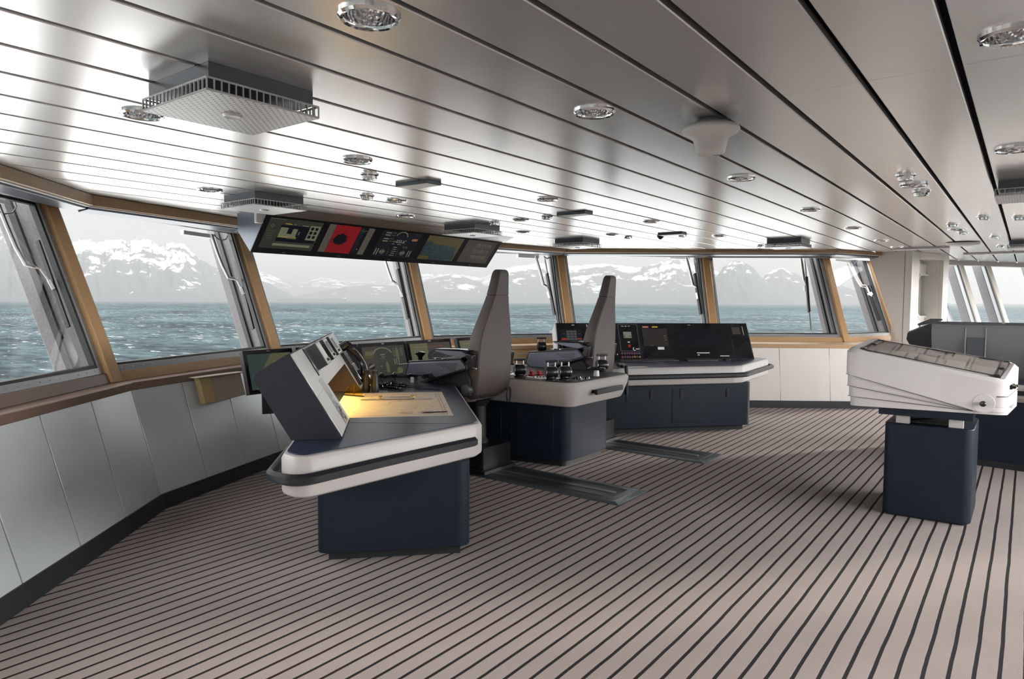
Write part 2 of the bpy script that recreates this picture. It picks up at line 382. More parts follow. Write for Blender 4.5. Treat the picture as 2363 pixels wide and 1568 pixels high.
struct(mb.build('wall_bulkhead_right'))
mb = MB(); mb.ext([fl(a2) - nAB * .012, fl(cB) - nAB * .012, fl(cB, .11) - nAB * .012, fl(a2, .11) - nAB * .012], nAB * .012, M['plinth']); struct(mb.build('baseboard_bulkhead_right'))
dD = (cC - cB).normalized(); nD = Vector((-dD.y, dD.x, 0)); LD = (cC - cB).length
if nD.dot(cB) < 0: nD = -nD
pd = lambda x, y, o=0: onpl(x, y, cB + nD * o, nD)
o1, o2 = (pd(2121, 650) - cB).dot(dD), (pd(2176, 650) - cB).dot(dD); zt = pd(2150, 598).z
D_ = lambda s, z, o=0: Vector((cB.x, cB.y, 0)) + dD * s + nD * o + Vector((0, 0, z))
mb = MB(); cm = M['cream']
for (x0, x1, z0, z1) in ((0, o1, 0, 2.4), (o2, LD, 0, 2.4), (o1, o2, zt, 2.4)):
    mb.ext([D_(x0, z0), D_(x1, z0), D_(x1, z1), D_(x0, z1)], nD * .05, cm)
for (x0, x1) in ((o1 - .03, o1), (o2, o2 + .03)):     # recess cheeks
    mb.ext([D_(x0, 0, .05), D_(x1, 0, .05), D_(x1, zt, .05), D_(x0, zt, .05)], nD * .30, cm)
mb.ext([D_(o1, zt, .05), D_(o2, zt, .05), D_(o2, zt + .03, .05), D_(o1, zt + .03, .05)], nD * .30, cm)
mb.ext([D_(o1 - .03, 0, .33), D_(o2 + .03, 0, .33), D_(o2 + .03, zt, .33), D_(o1 - .03, zt, .33)], nD * .05, cm)
struct(mb.build('wall_door_right', bevel=.004, seg=1))
DR = thing('door_1', None, None, tuple(D_((o1 + o2) / 2, 0, .4))); DR['kind'] = 'structure'
oo = .26
w0, w1 = (pd(2116, 650, oo) - cB).dot(dD), (pd(2146, 650, oo) - cB).dot(dD); z0, z1 = pd(2130, 729, oo).z, pd(2130, 637, oo).z
l1 = (pd(2157, 650, oo) - cB).dot(dD)
mb = MB(); DZ = lambda pts, o: [D_(x, z, o) for x, z in pts]
x0 = o1 + .004; w0 = max(w0, x0 + .01)
outer = rpoly([(x0, .02), (l1, .02), (l1, zt - .06), (x0, zt - .06)], [0, .05, .12, 0], 6); inner = rpoly([(w0, z0), (w1, z0), (w1, z1), (w0, z1)], .10, 6)
mb.ext(DZ([(x0, .02), (w0, .02), (w0, zt - .06), (x0, zt - .06)], oo), nD * .05, M['white'])
mb.ext(DZ([(w1, .02)] + [(l1, .02), (l1, zt - .18), (l1 - .03, zt - .09), (l1 - .10, zt - .06), (w1, zt - .06)], oo), nD * .05, M['white'])
mb.ext(DZ([(w0, .02), (w1, .02), (w1, z0), (w0, z0)], oo), nD * .05, M['white']); mb.ext(DZ([(w0, z1), (w1, z1), (w1, zt - .06), (w0, zt - .06)], oo), nD * .05, M['white'])
mb.build('leaf', parent=DR, bevel=.006)
mb = MB(); big = rpoly([(w0 - .03, z0 - .03), (w1 + .03, z0 - .03), (w1 + .03, z1 + .03), (w0 - .03, z1 + .03)], .13, 6)
vs = [mb.v(p) for p in DZ(big, oo - .03)]; vi = [mb.v(p) for p in DZ(inner, oo - .03)]; vo = [mb.v(p) for p in DZ(big, oo)]; vj = [mb.v(p) for p in DZ(inner, oo + .03)]
for k_ in range(len(vs)):
    n_ = (k_ + 1) % len(vs); mb.f([vs[k_], vs[n_], vi[n_], vi[k_]], M['white']); mb.f([vs[k_], vs[n_], vo[n_], vo[k_]], M['white']); mb.f([vi[k_], vi[n_], vj[n_], vj[k_]], M['frame'])
mb.build('window_rim', parent=DR)
mb = MB(); mb.ext(DZ(inner, oo + .012), nD * .008, M['glass']); mb.build('pane', parent=DR, smooth=0)
mb = MB(); h = D_(w1 + .05, 1.0, oo - .05); mb.tube([h - nD * -.05, h, h + dD * .10 + Vector((0, 0, .03))], .012, M['steel']); mb.build('door_handle', parent=DR)
mb = MB(); h = D_(o1 + .10, zt - .07, .2); mb.box(h, (.16, .06, .05), M['steel']); mb.tube([h, h + dD * .22 + nD * .1], .012, M['steel']); mb.build('door_closer', parent=DR)
# ---- starboard wing: leaning windows in the distance
wA, wB = v2(atz(2200, 602, 2.4)), v2(atz(2363, 608, 2.4)); wt = (wB - wA).normalized(); wn = Vector((-wt.y, wt.x))
if wn.dot(Vector((1, 1))) < 0: wn = -wn
wl = lambda s, z, d: Vector((wA.x + wt.x * s + wn.x * (d + .02 + LEAN * (z - 2.4)), wA.y + wt.y * s + wn.y * (d + .02 + LEAN * (z - 2.4)), z))
def wpx(x): return (v2(onpl(x, 612, wl(0, 2.34, 0), (wn.x, wn.y, 0))) - v2(wl(0, 2.34, 0))).dot(wt)
ws = [wpx(2150), wpx(2213), wpx(2276), wpx(2276) + 1.35, wpx(2276) + 2.5, 3.9, 4.9]
ws[3] = max(ws[3], wpx(2390)); ws = sorted(ws[:4]) + [ws[3] + 1.3, ws[3] + 2.6]
cream_w = M['cream']
mb = MB()
mb.loft([[wl(ws[0] - 1, 0, .06), wl(ws[-1], 0, .06), wl(ws[-1], 0, .16), wl(ws[0] - 1, 0, .16)], [wl(ws[0] - 1, .98, -.0), wl(ws[-1], .98, -.0), wl(ws[-1], .98, .1), wl(ws[0] - 1, .98, .1)]], M['wallwhite'])
struct(mb.build('wall_wing'))
mb = MB()
mb.loft([[wl(ws[0] - 1, .98, -.16), wl(ws[-1], .98, -.16), wl(ws[-1], .98, .06), wl(ws[0] - 1, .98, .06)], [wl(ws[0] - 1, 1.03, -.16), wl(ws[-1], 1.03, -.16), wl(ws[-1], 1.03, .06), wl(ws[0] - 1, 1.03, .06)]], cream_w)
mb.loft([[wl(ws[0] - 1, 2.315, -.05), wl(ws[-1], 2.315, -.05), wl(ws[-1], 2.315, .08), wl(ws[0] - 1, 2.315, .08)], [wl(ws[0] - 1, 2.4, -.05), wl(ws[-1], 2.4, -.05), wl(ws[-1], 2.4, .08), wl(ws[0] - 1, 2.4, .08)]], cream_w)
struct(mb.build('trim_wing', bevel=.005))
wno = 9
for q in range(len(ws) - 1):
    s0_, s1_ = ws[q], ws[q + 1]
    W = thing('window_%d' % (wno + q + 1), None, None, tuple(wl((s0_ + s1_) / 2, 1.0, 0))); W['kind'] = 'structure'
    mb = MB()
    for a, b in ((s0_ + .04, s0_ + .09), (s1_ - .09, s1_ - .04)):
        mb.loft([[wl(a, 1.03, -.01), wl(b, 1.03, -.01), wl(b, 1.03, .05), wl(a, 1.03, .05)], [wl(a, 2.33, -.01), wl(b, 2.33, -.01), wl(b, 2.33, .05), wl(a, 2.33, .05)]], M['frame'])
    mb.build('frame', parent=W)
    mb = MB(); mb.quad([wl(s0_ + .05, 1.03, .03), wl(s1_ - .05, 1.03, .03), wl(s1_ - .05, 2.33, .03), wl(s0_ + .05, 2.33, .03)], M['glass']); mb.build('pane', parent=W, smooth=0)
    mb = MB(); mb.loft([[wl(s1_ - .05, 1.03, -.05), wl(s1_ + .05, 1.03, -.05), wl(s1_ + .05, 1.03, .05), wl(s1_ - .05, 1.03, .05)], [wl(s1_ - .05, 2.33, -.05), wl(s1_ + .05, 2.33, -.05), wl(s1_ + .05, 2.33, .05), wl(s1_ - .05, 2.33, .05)]], cream_w)
    struct(mb.build('trim_wing_post_%d' % (q + 1), bevel=.006))
    mb = MB(); mb.loft([[wl(s1_ - .05, .95, .08), wl(s1_ + .03, .95, .08), wl(s1_ + .03, .95, .26), wl(s1_ - .05, .95, .26)], [wl(s1_ - .05, 2.5, .08), wl(s1_ + .03, 2.5, .08), wl(s1_ + .03, 2.5, .26), wl(s1_ - .05, 2.5, .26)]], M['ext'])
    struct(mb.build('trim_wing_plate_%d' % (q + 1), bevel=.01))
# ---- the rest of the wheelhouse behind the camera: aft and starboard window bands, port side
XR = wl(ws[-1], 1.0, .1).x; YR = wl(ws[-1], 1.0, .1).y; YA = -2.6; XL = P[-1].x - .3
def band(a, b, name, zlo, zhi, bays, wm):
    a, b = Vector(a), Vector(b); t = (b - a).normalized(); n = Vector((-t.y, t.x, 0)); L = (b - a).length
    B_ = lambda s, z, o: Vector((a.x, a.y, 0)) + t * s + n * o + Vector((0, 0, z))
    mb = MB()
    for (z0_, z1_) in ((0, zlo), (zhi, 2.45)): mb.ext([B_(0, z0_, 0), B_(L, z0_, 0), B_(L, z1_, 0), B_(0, z1_, 0)], n * .1, wm)
    for q in range(bays + 1):
        s = L * q / bays; mb.ext([B_(s - .06, zlo, 0), B_(s + .06, zlo, 0), B_(s + .06, zhi, 0), B_(s - .06, zhi, 0)], n * .1, wm)
    struct(mb.build('wall_' + name))
    W = thing('window_' + name, None, None, tuple(B_(L / 2, zlo, .05))); W['kind'] = 'structure'
    mb = MB(); mb.quad([B_(0, zlo, .05), B_(L, zlo, .05), B_(L, zhi, .05), B_(0, zhi, .05)], M['glass']); mb.build('pane', parent=W, smooth=0)
pm1 = Q(-1, ZB, .1)
band((XR, YR, 0), (XR, YA, 0), 'starboard', .95, 2.32, 3, M['cream'])
band((XR, YA, 0), (AFTX, YA, 0), 'aft', .95, 2.32, 10, M['cream'])
mb = MB(); mb.box(((AFTX + pm1.x) / 2, YA - .05, 1.225), (AFTX - pm1.x, .1, 2.45), M['cream']); struct(mb.build('wall_aft_left'))
band((pm1.x, YA, 0), (pm1.x, pm1.y, 0), 'port', 1.45, 2.32, 4, M['cream'])
# floor
ring = [Vector((pm1.x, YA, 0))] + [Q(i, .9, .1) for i in IDX] + [fl(a2) + nAB * .1, D_(0, 0, .4), D_(LD, 0, .4), wl(ws[0] - 1, .9, .2), wl(ws[-1], .9, .2), Vector((XR, YA, 0))]
mb = MB(); top = [(p.x, p.y, 0) for p in ring]; mb.f([mb.v(p) for p in top])
fo = mb.build('floor', smooth=0); struct(fo)
m, nt, b = newmat('striped_carpet'); N = nt.nodes.new; L_ = nt.links.new
geo = N('ShaderNodeNewGeometry'); sep = N('ShaderNodeSeparateXYZ'); L_(geo.outputs['Position'], sep.inputs[0])
wob = N('ShaderNodeTexNoise'); wob.inputs['Scale'].default_value = 2.2; wob.inputs['Detail'].default_value = 3; L_(geo.outputs['Position'], wob.inputs['Vector'])
def math_(op, a=None, b_=None, c=None):
    n = N('ShaderNodeMath'); n.operation = op
    for k_, q in enumerate((a, b_, c)):
        if q is None: continue
        if isinstance(q, (int, float)): n.inputs[k_].default_value = q
        else: L_(q, n.inputs[k_])
    return n.outputs[0]
fine = N('ShaderNodeTexNoise'); fine.inputs['Scale'].default_value = 260; fine.inputs['Detail'].default_value = 2; L_(geo.outputs['Position'], fine.inputs['Vector'])
y = math_('ADD', sep.outputs['Y'], math_('MULTIPLY_ADD', wob.outputs['Fac'], .012, -.006))
y = math_('ADD', y, math_('MULTIPLY_ADD', fine.outputs['Fac'], .004, -.002))
fr = math_('FRACT', math_('MULTIPLY_ADD', math_('SUBTRACT', y, .0397), 1 / .0879, .5))
d_ = math_('ABSOLUTE', math_('SUBTRACT', fr, .5))
st = N('ShaderNodeMapRange'); st.inputs['From Min'].default_value = .075; st.inputs['From Max'].default_value = .105; L_(d_, st.inputs['Value'])
big = N('ShaderNodeTexNoise'); big.inputs['Scale'].default_value = 1.7; big.inputs['Detail'].default_value = 6; big.inputs['Roughness'].default_value = .65; L_(geo.outputs['Position'], big.inputs['Vector'])
mx0 = N('ShaderNodeMix'); mx0.data_type = 'RGBA'; mx0.inputs['A'].default_value = (.33, .275, .26, 1); mx0.inputs['B'].default_value = (.43, .365, .345, 1); L_(big.outputs['Fac'], mx0.inputs['Factor'])
mx1 = N('ShaderNodeMix'); mx1.data_type = 'RGBA'; mx1.blend_type = 'MULTIPLY'; mx1.inputs['Factor'].default_value = .55; L_(mx0.outputs['Result'], mx1.inputs['A'])
fr2 = N('ShaderNodeMapRange'); fr2.inputs['From Min'].default_value = .3; fr2.inputs['From Max'].default_value = .7; fr2.inputs['To Min'].default_value = .55; fr2.inputs['To Max'].default_value = 1.25; L_(fine.outputs['Fac'], fr2.inputs['Value'])
L_(fr2.outputs['Result'], mx1.inputs['B'])
mx2 = N('ShaderNodeMix'); mx2.data_type = 'RGBA'; mx2.inputs['A'].default_value = (.020, .018, .020, 1); L_(mx1.outputs['Result'], mx2.inputs['B']); L_(st.outputs['Result'], mx2.inputs['Factor'])
L_(mx2.outputs['Result'], b.inputs['Base Color']); b.inputs['Roughness'].default_value = .95; b.inputs['Specular IOR Level'].default_value = .15
bp = N('ShaderNodeBump'); bp.inputs['Strength'].default_value = .5; bp.inputs['Distance'].default_value = .006
L_(math_('MULTIPLY_ADD', fine.outputs['Fac'], .35, st.outputs['Result']), bp.inputs['Height']); L_(bp.outputs['Normal'], b.inputs['Normal'])
fo.data.materials.append(m)
# ceiling: long satin steel planks with shadow gaps
m, nt, b = newmat('satin_ceiling_steel'); N = nt.nodes.new; L_ = nt.links.new
b.inputs['Base Color'].default_value = (.92, .91, .90, 1); b.inputs['Metallic'].default_value = .78; b.inputs['Roughness'].default_value = .27
geo = N('ShaderNodeNewGeometry'); mp = N('ShaderNodeMapping'); mp.inputs['Scale'].default_value = (1.1, 2.2, 1); L_(geo.outputs['Position'], mp.inputs['Vector'])
nz = N('ShaderNodeTexNoise'); nz.inputs['Scale'].default_value = .8; nz.inputs['Detail'].default_value = 2; L_(mp.outputs['Vector'], nz.inputs['Vector'])
bp = N('ShaderNodeBump'); bp.inputs['Strength'].default_value = .25; bp.inputs['Distance'].default_value = .008; L_(nz.outputs['Fac'], bp.inputs['Height']); L_(bp.outputs['Normal'], b.inputs['Normal'])
M['ceil'] = m
gr = [-.08, .22, .51, .806, 1.09, 1.385, 1.68, 1.982, 2.30, 2.612, 2.933, 3.255, 3.585, 3.917, 4.24, 4.56, 4.89, 5.21, 5.55, 5.88, 6.21, 6.54, 6.87, 7.2]
q = -.08
while q > YA: q -= .3; gr.insert(0, q)
jo = [-9, -.2, 2.78, 4.97, 8.0, 11.0, 14.0, 17.0, 40]
cring = [Vector((pm1.x, YA))] + [v2(Q(i, 2.4, .03)) for i in IDX] + [v2(a0 + nAB * .1), v2(D_(0, 0, .4)), v2(D_(LD, 0, .4)), v2(wl(ws[0] - 1, 2.4, .05)), v2(wl(ws[-1], 2.4, .05)), Vector((XR, YA))]
def spans(y):                 # where the deckhead lies inside the walls along one plank
    xs = []
    for a, b in zip(cring, cring[1:] + cring[:1]):
        if (a.y <= y) != (b.y <= y): xs.append((a.x + (b.x - a.x) * (y - a.y) / (b.y - a.y), a, b))
    xs.sort(key=lambda t: t[0]); return [(xs[k_], xs[k_ + 1]) for k_ in range(0, len(xs) - 1, 2)]
def xat(e, y):
    _, a, b = e; y = max(min(y, max(a.y, b.y)), min(a.y, b.y)); return a.x + (b.x - a.x) * (y - a.y) / (b.y - a.y)
mb = MB(); g = .012
for a, c_ in zip(gr[:-1], gr[1:]):
    for e0, e1 in spans((a + c_) / 2):
        for x0_, x1_ in zip(jo[:-1], jo[1:]):
            prof = [(a + g, 2.425), (a + g, 2.403), (a + g + .004, 2.4), (c_ - g - .004, 2.4), (c_ - g, 2.403), (c_ - g, 2.425)]
            lo_ = [max(x0_ + .0012, xat(e0, yy)) for yy, zz in prof]; hi_ = [min(x1_ - .0012, xat(e1, yy)) for yy, zz in prof]
            if max(h - l for h, l in zip(hi_, lo_)) < .01: continue
            mb.loft([[(l, yy, zz) for l, (yy, zz) in zip(lo_, prof)], [(max(h, l + .001), yy, zz) for h, l, (yy, zz) in zip(hi_, lo_, prof)]], M['ceil'])
mb.prism([tuple(p) for p in cring], 2.43, 2.45, M['grout'])
CEIL = struct(mb.build('ceiling', smooth=.3))

# ================================================================= OUTSIDE: sky, sea, haze, mountains
SUNAZ, SUNEL = math.radians(-36), math.radians(12)
sunv = Vector((math.cos(SUNAZ) * math.cos(SUNEL), math.sin(SUNAZ) * math.cos(SUNEL), math.sin(SUNEL)))
w = bpy.data.worlds.new('world'); SC.world = w; w.use_nodes = True; nt = w.node_tree; nt.nodes.clear(); N = nt.nodes.new; L_ = nt.links.new
out = N('ShaderNodeOutputWorld'); bg = N('ShaderNodeBackground'); L_(bg.outputs[0], out.inputs['Surface'])
tc = N('ShaderNodeTexCoord'); nrm = N('ShaderNodeVectorMath'); nrm.operation = 'NORMALIZE'; L_(tc.outputs['Generated'], nrm.inputs[0])
dv = nrm.outputs[0]; sep = N('ShaderNodeSeparateXYZ'); L_(dv, sep.inputs[0])
def dot(vec):
    n = N('ShaderNodeVectorMath'); n.operation = 'DOT_PRODUCT'; L_(dv, n.inputs[0]); n.inputs[1].default_value = vec; return math_('MAXIMUM', n.outputs['Value'], 0.0)
ds = dot(sunv); da = dot(Vector((.25, -.94, .25)).normalized())
glow = math_('ADD', math_('MULTIPLY', math_('POWER', ds, 5.0), GLOW), math_('MULTIPLY', math_('POWER', ds, 60.0), GLOW * 3))
aft = math_('MULTIPLY', math_('POWER', da, 1.5), AFT)
mpc = N('ShaderNodeMapping'); mpc.inputs['Scale'].default_value = (2.2, 2.2, 7); L_(dv, mpc.inputs['Vector'])
cl = N('ShaderNodeTexNoise'); cl.inputs['Scale'].default_value = 1.6; cl.inputs['Detail'].default_value = 6; L_(mpc.outputs['Vector'], cl.inputs['Vector'])
base = math_('MULTIPLY_ADD', cl.outputs['Fac'], .22, .62)
zr = N('ShaderNodeMapRange'); zr.inputs['From Min'].default_value = .15; zr.inputs['From Max'].default_value = .55; zr.inputs['To Max'].default_value = ZEN; L_(sep.outputs['Z'], zr.inputs['Value'])
base = math_('ADD', base, zr.outputs['Result'])   # overcast: the zenith is brighter than the horizon
dp_ = dot(Vector((-.72, .66, .16)).normalized())
port = math_('MULTIPLY', math_('POWER', dp_, 6.0), PORT)
tot = math_('ADD', math_('ADD', math_('ADD', base, glow), aft), port)
bg.inputs['Color'].default_value = (1.0, .995, .975, 1); L_(tot, bg.inputs['Strength'])
sun = bpy.data.objects.new('sun', bpy.data.lights.new('sun', 'SUN')); C.objects.link(sun); sun.data.energy = SUNE; sun.data.angle = math.radians(5); sun.data.color = (1, .93, .84)
sun.rotation_euler = sunv.to_track_quat('Z', 'Y').to_euler(); sun.location = (30, -15, 20)
# sea
SEA = -14.0
m, nt, b = newmat('wind_ruffled_sea'); N = nt.nodes.new; L_ = nt.links.new
geo = N('ShaderNodeNewGeometry'); mp = N('ShaderNodeMapping'); mp.inputs['Rotation'].default_value = (0, 0, .9); mp.inputs['Scale'].default_value = (1, .45, 1); L_(geo.outputs['Position'], mp.inputs['Vector'])
def nse(sc, det, v=mp.outputs['Vector'], rg=.6):
    n = N('ShaderNodeTexNoise'); n.inputs['Scale'].default_value = sc; n.inputs['Detail'].default_value = det; n.inputs['Roughness'].default_value = rg; L_(v, n.inputs['Vector']); return n.outputs['Fac']
h1, h2 = nse(.20, 10, rg=.78), nse(.02, 4)
cr = N('ShaderNodeMapRange'); cr.inputs['From Min'].default_value = .425; cr.inputs['From Max'].default_value = .60; L_(math_('MULTIPLY_ADD', h2, .35, math_('MULTIPLY', h1, .65)), cr.inputs['Value'])
mx = N('ShaderNodeMix'); mx.data_type = 'RGBA'; mx.inputs['A'].default_value = (.001, .006, .009, 1); mx.inputs['B'].default_value = (.045, .073, .082, 1); L_(cr.outputs['Result'], mx.inputs['Factor'])
wc = N('ShaderNodeMapRange'); wc.inputs['From Min'].default_value = .645; wc.inputs['From Max'].default_value = .675; L_(math_('MULTIPLY_ADD', nse(.035, 2), .22, math_('MULTIPLY', nse(.30, 4), .85)), wc.inputs['Value'])
mx2 = N('ShaderNodeMix'); mx2.data_type = 'RGBA'; mx2.inputs['B'].default_value = (.30, .30, .295, 1); L_(mx.outputs['Result'], mx2.inputs['A']); L_(wc.outputs['Result'], mx2.inputs['Factor'])
L_(mx2.outputs['Result'], b.inputs['Base Color']); b.inputs['Roughness'].default_value = .5; b.inputs['Specular IOR Level'].default_value = .05
bp = N('ShaderNodeBump'); bp.inputs['Strength'].default_value = .8; bp.inputs['Distance'].default_value = 2.0; L_(h1, bp.inputs['Height']); L_(bp.outputs['Normal'], b.inputs['Normal'])
mb = MB(); R_ = 22000
mb.f([mb.v((R_ * math.cos(t), R_ * math.sin(t), SEA)) for t in [2 * PI * k_ / 64 for k_ in range(64)]]); so = mb.build('sea', m, smooth=0); struct(so)
# unseen pale deck added below the windows to bounce daylight onto the ceiling
mb = MB(); dk = [(-14, 8.3), (-14, 50), (-6, 72), (5.8, 84), (20, 84), (44, 66), (60, 40), (60, 4), (30, 4), (22, 8.3)]
mb.prism(dk, -7.4, -7.0, mat('pale_grey_deck_reflector', (.50, .505, .51), .6)); struct(mb.build('deck_reflector'))
# mountains
m, nt, b = newmat('snowy_rock'); N = nt.nodes.new; L_ = nt.links.new
geo = N('ShaderNodeNewGeometry'); sep = N('ShaderNodeSeparateXYZ'); L_(geo.outputs['Position'], sep.inputs[0])
ns = N('ShaderNodeSeparateXYZ'); L_(geo.outputs['Normal'], ns.inputs[0])
def nse(sc, det, rg=.6):
    n = N('ShaderNodeTexNoise'); n.inputs['Scale'].default_value = sc; n.inputs['Detail'].default_value = det; n.inputs['Roughness'].default_value = rg; L_(geo.outputs['Position'], n.inputs['Vector']); return n.outputs['Fac']
ht = math_('MULTIPLY', sep.outputs['Z'], 1 / 700.0)
s_ = math_('ADD', math_('MULTIPLY_ADD', nse(.0045, 10, .66), 2.6, -1.3), math_('MULTIPLY_ADD', ht, .85, math_('MULTIPLY_ADD', ns.outputs['Z'], .35, -.72)))
sm = N('ShaderNodeMapRange'); sm.inputs['From Min'].default_value = .02; sm.inputs['From Max'].default_value = .16; L_(s_, sm.inputs['Value'])
mx = N('ShaderNodeMix'); mx.data_type = 'RGBA'; mx.inputs['A'].default_value = (.030, .036, .042, 1); mx.inputs['B'].default_value = (.62, .63, .635, 1); L_(sm.outputs['Result'], mx.inputs['Factor'])
L_(mx.outputs['Result'], b.inputs['Base Color']); b.inputs['Roughness'].default_value = .9; b.inputs['Specular IOR Level'].default_value = .1
MR = m
def ridge(sky, D, depth, seed, rough=1.0, steep=1.25):
    xs0, xs1 = sky[0][0], sky[-1][0]; nx = max(40, int((xs1 - xs0) / 2.5)); ny = 44; mb = MB(); rows = []
    for a in range(nx + 1):
        x = xs0 + (xs1 - xs0) * a / nx
        for (xa, ya), (xb, yb) in zip(sky[:-1], sky[1:]):
            if xa <= x <= xb: yv = ya + (yb - ya) * (x - xa) / max(1, xb - xa); break
        p = atD(x, yv, D); H = max(p.z - SEA, 2); dirv = Vector((p.x, p.y, 0)).normalized(); col = []
        H *= 1 + .035 * rough * mnoise.noise(Vector((x * .11, seed, 0))) + .02 * rough * mnoise.noise(Vector((x * .33, seed, 3)))
        for k_ in range(ny + 1):
            t = k_ / ny * 1.35
            if t <= 1: hh = H * t ** steep; dd = D - depth * (1 - t)
            else: hh = H * (1 - (t - 1) * 1.6); dd = D + depth * (t - 1)
            q = dirv * dd
            nzv = mnoise.fractal(Vector((q.x * .0016, q.y * .0016, seed)), 1.0, 2.1, 7)
            rg = 1 - abs(mnoise.noise(Vector((x * .022 + (1 - t) * .9, seed * 3, t * 1.1))))
            r2 = 1 - abs(mnoise.noise(Vector((x * .06 - (1 - t) * 1.6, seed * 5, t * 1.8))))
            env = math.sin(PI * min(t, 1)) if t < 1 else 0
            hh += H * env * rough * (.12 * nzv + .09 * (rg - .75) + .05 * (r2 - .75))
            sidew = min(1, (x - xs0) / 30 + .0, (xs1 - x) / 30) if False else 1
            q = q + dirv * (depth * .10 * rough * nzv * env)
            col.append(mb.v((q.x, q.y, SEA - 3 + max(0, hh))))
        rows.append(col)
    for a in range(nx):
        for k_ in range(ny): mb.f([rows[a][k_], rows[a + 1][k_], rows[a + 1][k_ + 1], rows[a][k_ + 1]], MR)
    o = mb.build('mountain_ridge', smooth=1.2); struct(o); return o
ridge([(-330, 520), (-200, 480), (-80, 500), (-20, 520), (10, 541), (40, 556), (75, 590), (110, 625), (150, 668), (180, 694)], 6200, 1100, 1.0, 1.1)
ridge([(-150, 560), (60, 590), (120, 573), (160, 556), (190, 550), (225, 556), (265, 548), (300, 556), (340, 548), (365, 566), (395, 556), (425, 562), (455, 592), (490, 612), (530, 628), (575, 640), (620, 652), (665, 676), (700, 694)], 7600, 1500, 2.3, 1.1)
ridge([(540, 640), (585, 618), (640, 640), (690, 655), (740, 640), (800, 648), (860, 650), (930, 635), (985, 632), (1060, 632), (1110, 640), (1180, 614), (1240, 606), (1320, 612), (1400, 606), (1480, 618), (1560, 640), (1650, 650)], 13500, 2600, 4.1, 1.1)
ridge([(640, 690), (720, 676), (800, 661), (860, 655), (920, 660), (965, 655), (990, 644), (1030, 634), (1062, 634), (1100, 648), (1150, 664), (1200, 676), (1260, 690)], 8800, 1300, 5.2, .8)
ridge([(1120, 660), (1170, 630), (1215, 622), (1270, 618), (1310, 624), (1360, 618), (1410, 612), (1450, 622), (1490, 612), (1530, 602), (1565, 596), (1600, 606), (1640, 618), (1700, 640)], 8600, 1700, 6.6, 1.1)
ridge([(1620, 660), (1650, 640), (1672, 612), (1695, 600), (1712, 600), (1735, 612), (1755, 636), (1778, 652), (1800, 668), (1830, 690)], 6800, 1200, 7.9, 1.0)
ridge([(1740, 680), (1765, 634), (1785, 620), (1805, 617), (1825, 626), (1850, 638), (1880, 648), (1920, 652), (1960, 664), (2010, 684), (2050, 698)], 8200, 1300, 8.4, 1.0)
# low islands along the far shore
ridge([(640, 690), (670, 688.5), (690, 687.6), (715, 689), (745, 689.3), (765, 688), (800, 690)], 6000, 200, 9.1, .4)
# cold haze over the fjord
m = bpy.data.materials.new('fjord_haze'); m.use_nodes = True; nt = m.node_tree; nt.nodes.clear()
o_ = nt.nodes.new('ShaderNodeOutputMaterial'); vs_ = nt.nodes.new('ShaderNodeVolumeScatter'); vs_.inputs['Color'].default_value = (.93, .95, .97, 1); vs_.inputs['Density'].default_value = HAZE; vs_.inputs['Anisotropy'].default_value = 0
va_ = nt.nodes.new('ShaderNodeVolumeAbsorption'); va_.inputs['Color'].default_value = (0, 0, 0, 1); va_.inputs['Density'].default_value = HAZE * HABS; ad_ = nt.nodes.new('ShaderNodeAddShader')
nt.links.new(vs_.outputs[0], ad_.inputs[0]); nt.links.new(va_.outputs[0], ad_.inputs[1]); nt.links.new(ad_.outputs[0], o_.inputs['Volume'])
mb = MB()
lo, hi, R0, R1 = SEA + .5, 900, 1500, 16000
sect = [(R0 * math.cos(t), R0 * math.sin(t)) for t in [math.radians(-12 + 104 * k_ / 20) for k_ in range(21)]] + [(R1 * math.cos(t), R1 * math.sin(t)) for t in [math.radians(92 - 104 * k_ / 20) for k_ in range(21)]]
mb.prism(sect, lo, hi)
ho = mb.build('haze', m, smooth=0); tag(ho, 'pale cold haze lying over the fjord before the mountains', 'haze', kind='stuff')
# ================================================================= CONSOLES
def frame(o, ang, flip=False):
    T = Matrix.Translation(Vector(o)) @ Matrix.Rotation(ang, 4, 'Z')
    return T @ Matrix.Diagonal((1, -1, 1, 1)) if flip else T
ZW = .82
# local axes of the chart desk: u = away from the port side (inboard), v = forward
ANG = math.atan2(-.686, .727)
DO = Vector((2.249, 3.229, 0))
TD = frame(DO, ANG)
Lw = lambda u, v, z=0: TD @ Vector((u, v, z))
desk = thing('chart_desk', 'dark blue chart desk with pale rounded edge band and slanted instrument hood', 'desk', tuple(Lw(.55, 1.0)), ANG)
def desk_parts(root, T, outline, base, plinth, rails, top_in=.028, zb=.595):
    mb = MB(T); o = outline
    prof = [(zb, .045), (zb + .003, .020), (zb + .014, .004), (zb + .028, .0), (ZW - .035, .0), (ZW - .010, .014), (ZW - .004, .03)]
    def inset(d): return inset_poly(o, d)
    mb.loft([[(p[0], p[1], z) for p in inset(d)] for z, d in prof], M['band']); mb.build('edge_band', parent=root)
    mb = MB(T); mb.prism(inset(top_in), ZW - .012, ZW, M['desk']); mb.build('worktop', parent=root, bevel=.002, seg=1)
    mb = MB(T); mb.prism(base, .065, zb + .005, M['navy']); b = mb.build('base_cabinet', parent=root, bevel=.004)
    mb = MB(T); mb.prism(plinth, 0, .07, M['plinth']); mb.build('plinth', parent=root)
    return b
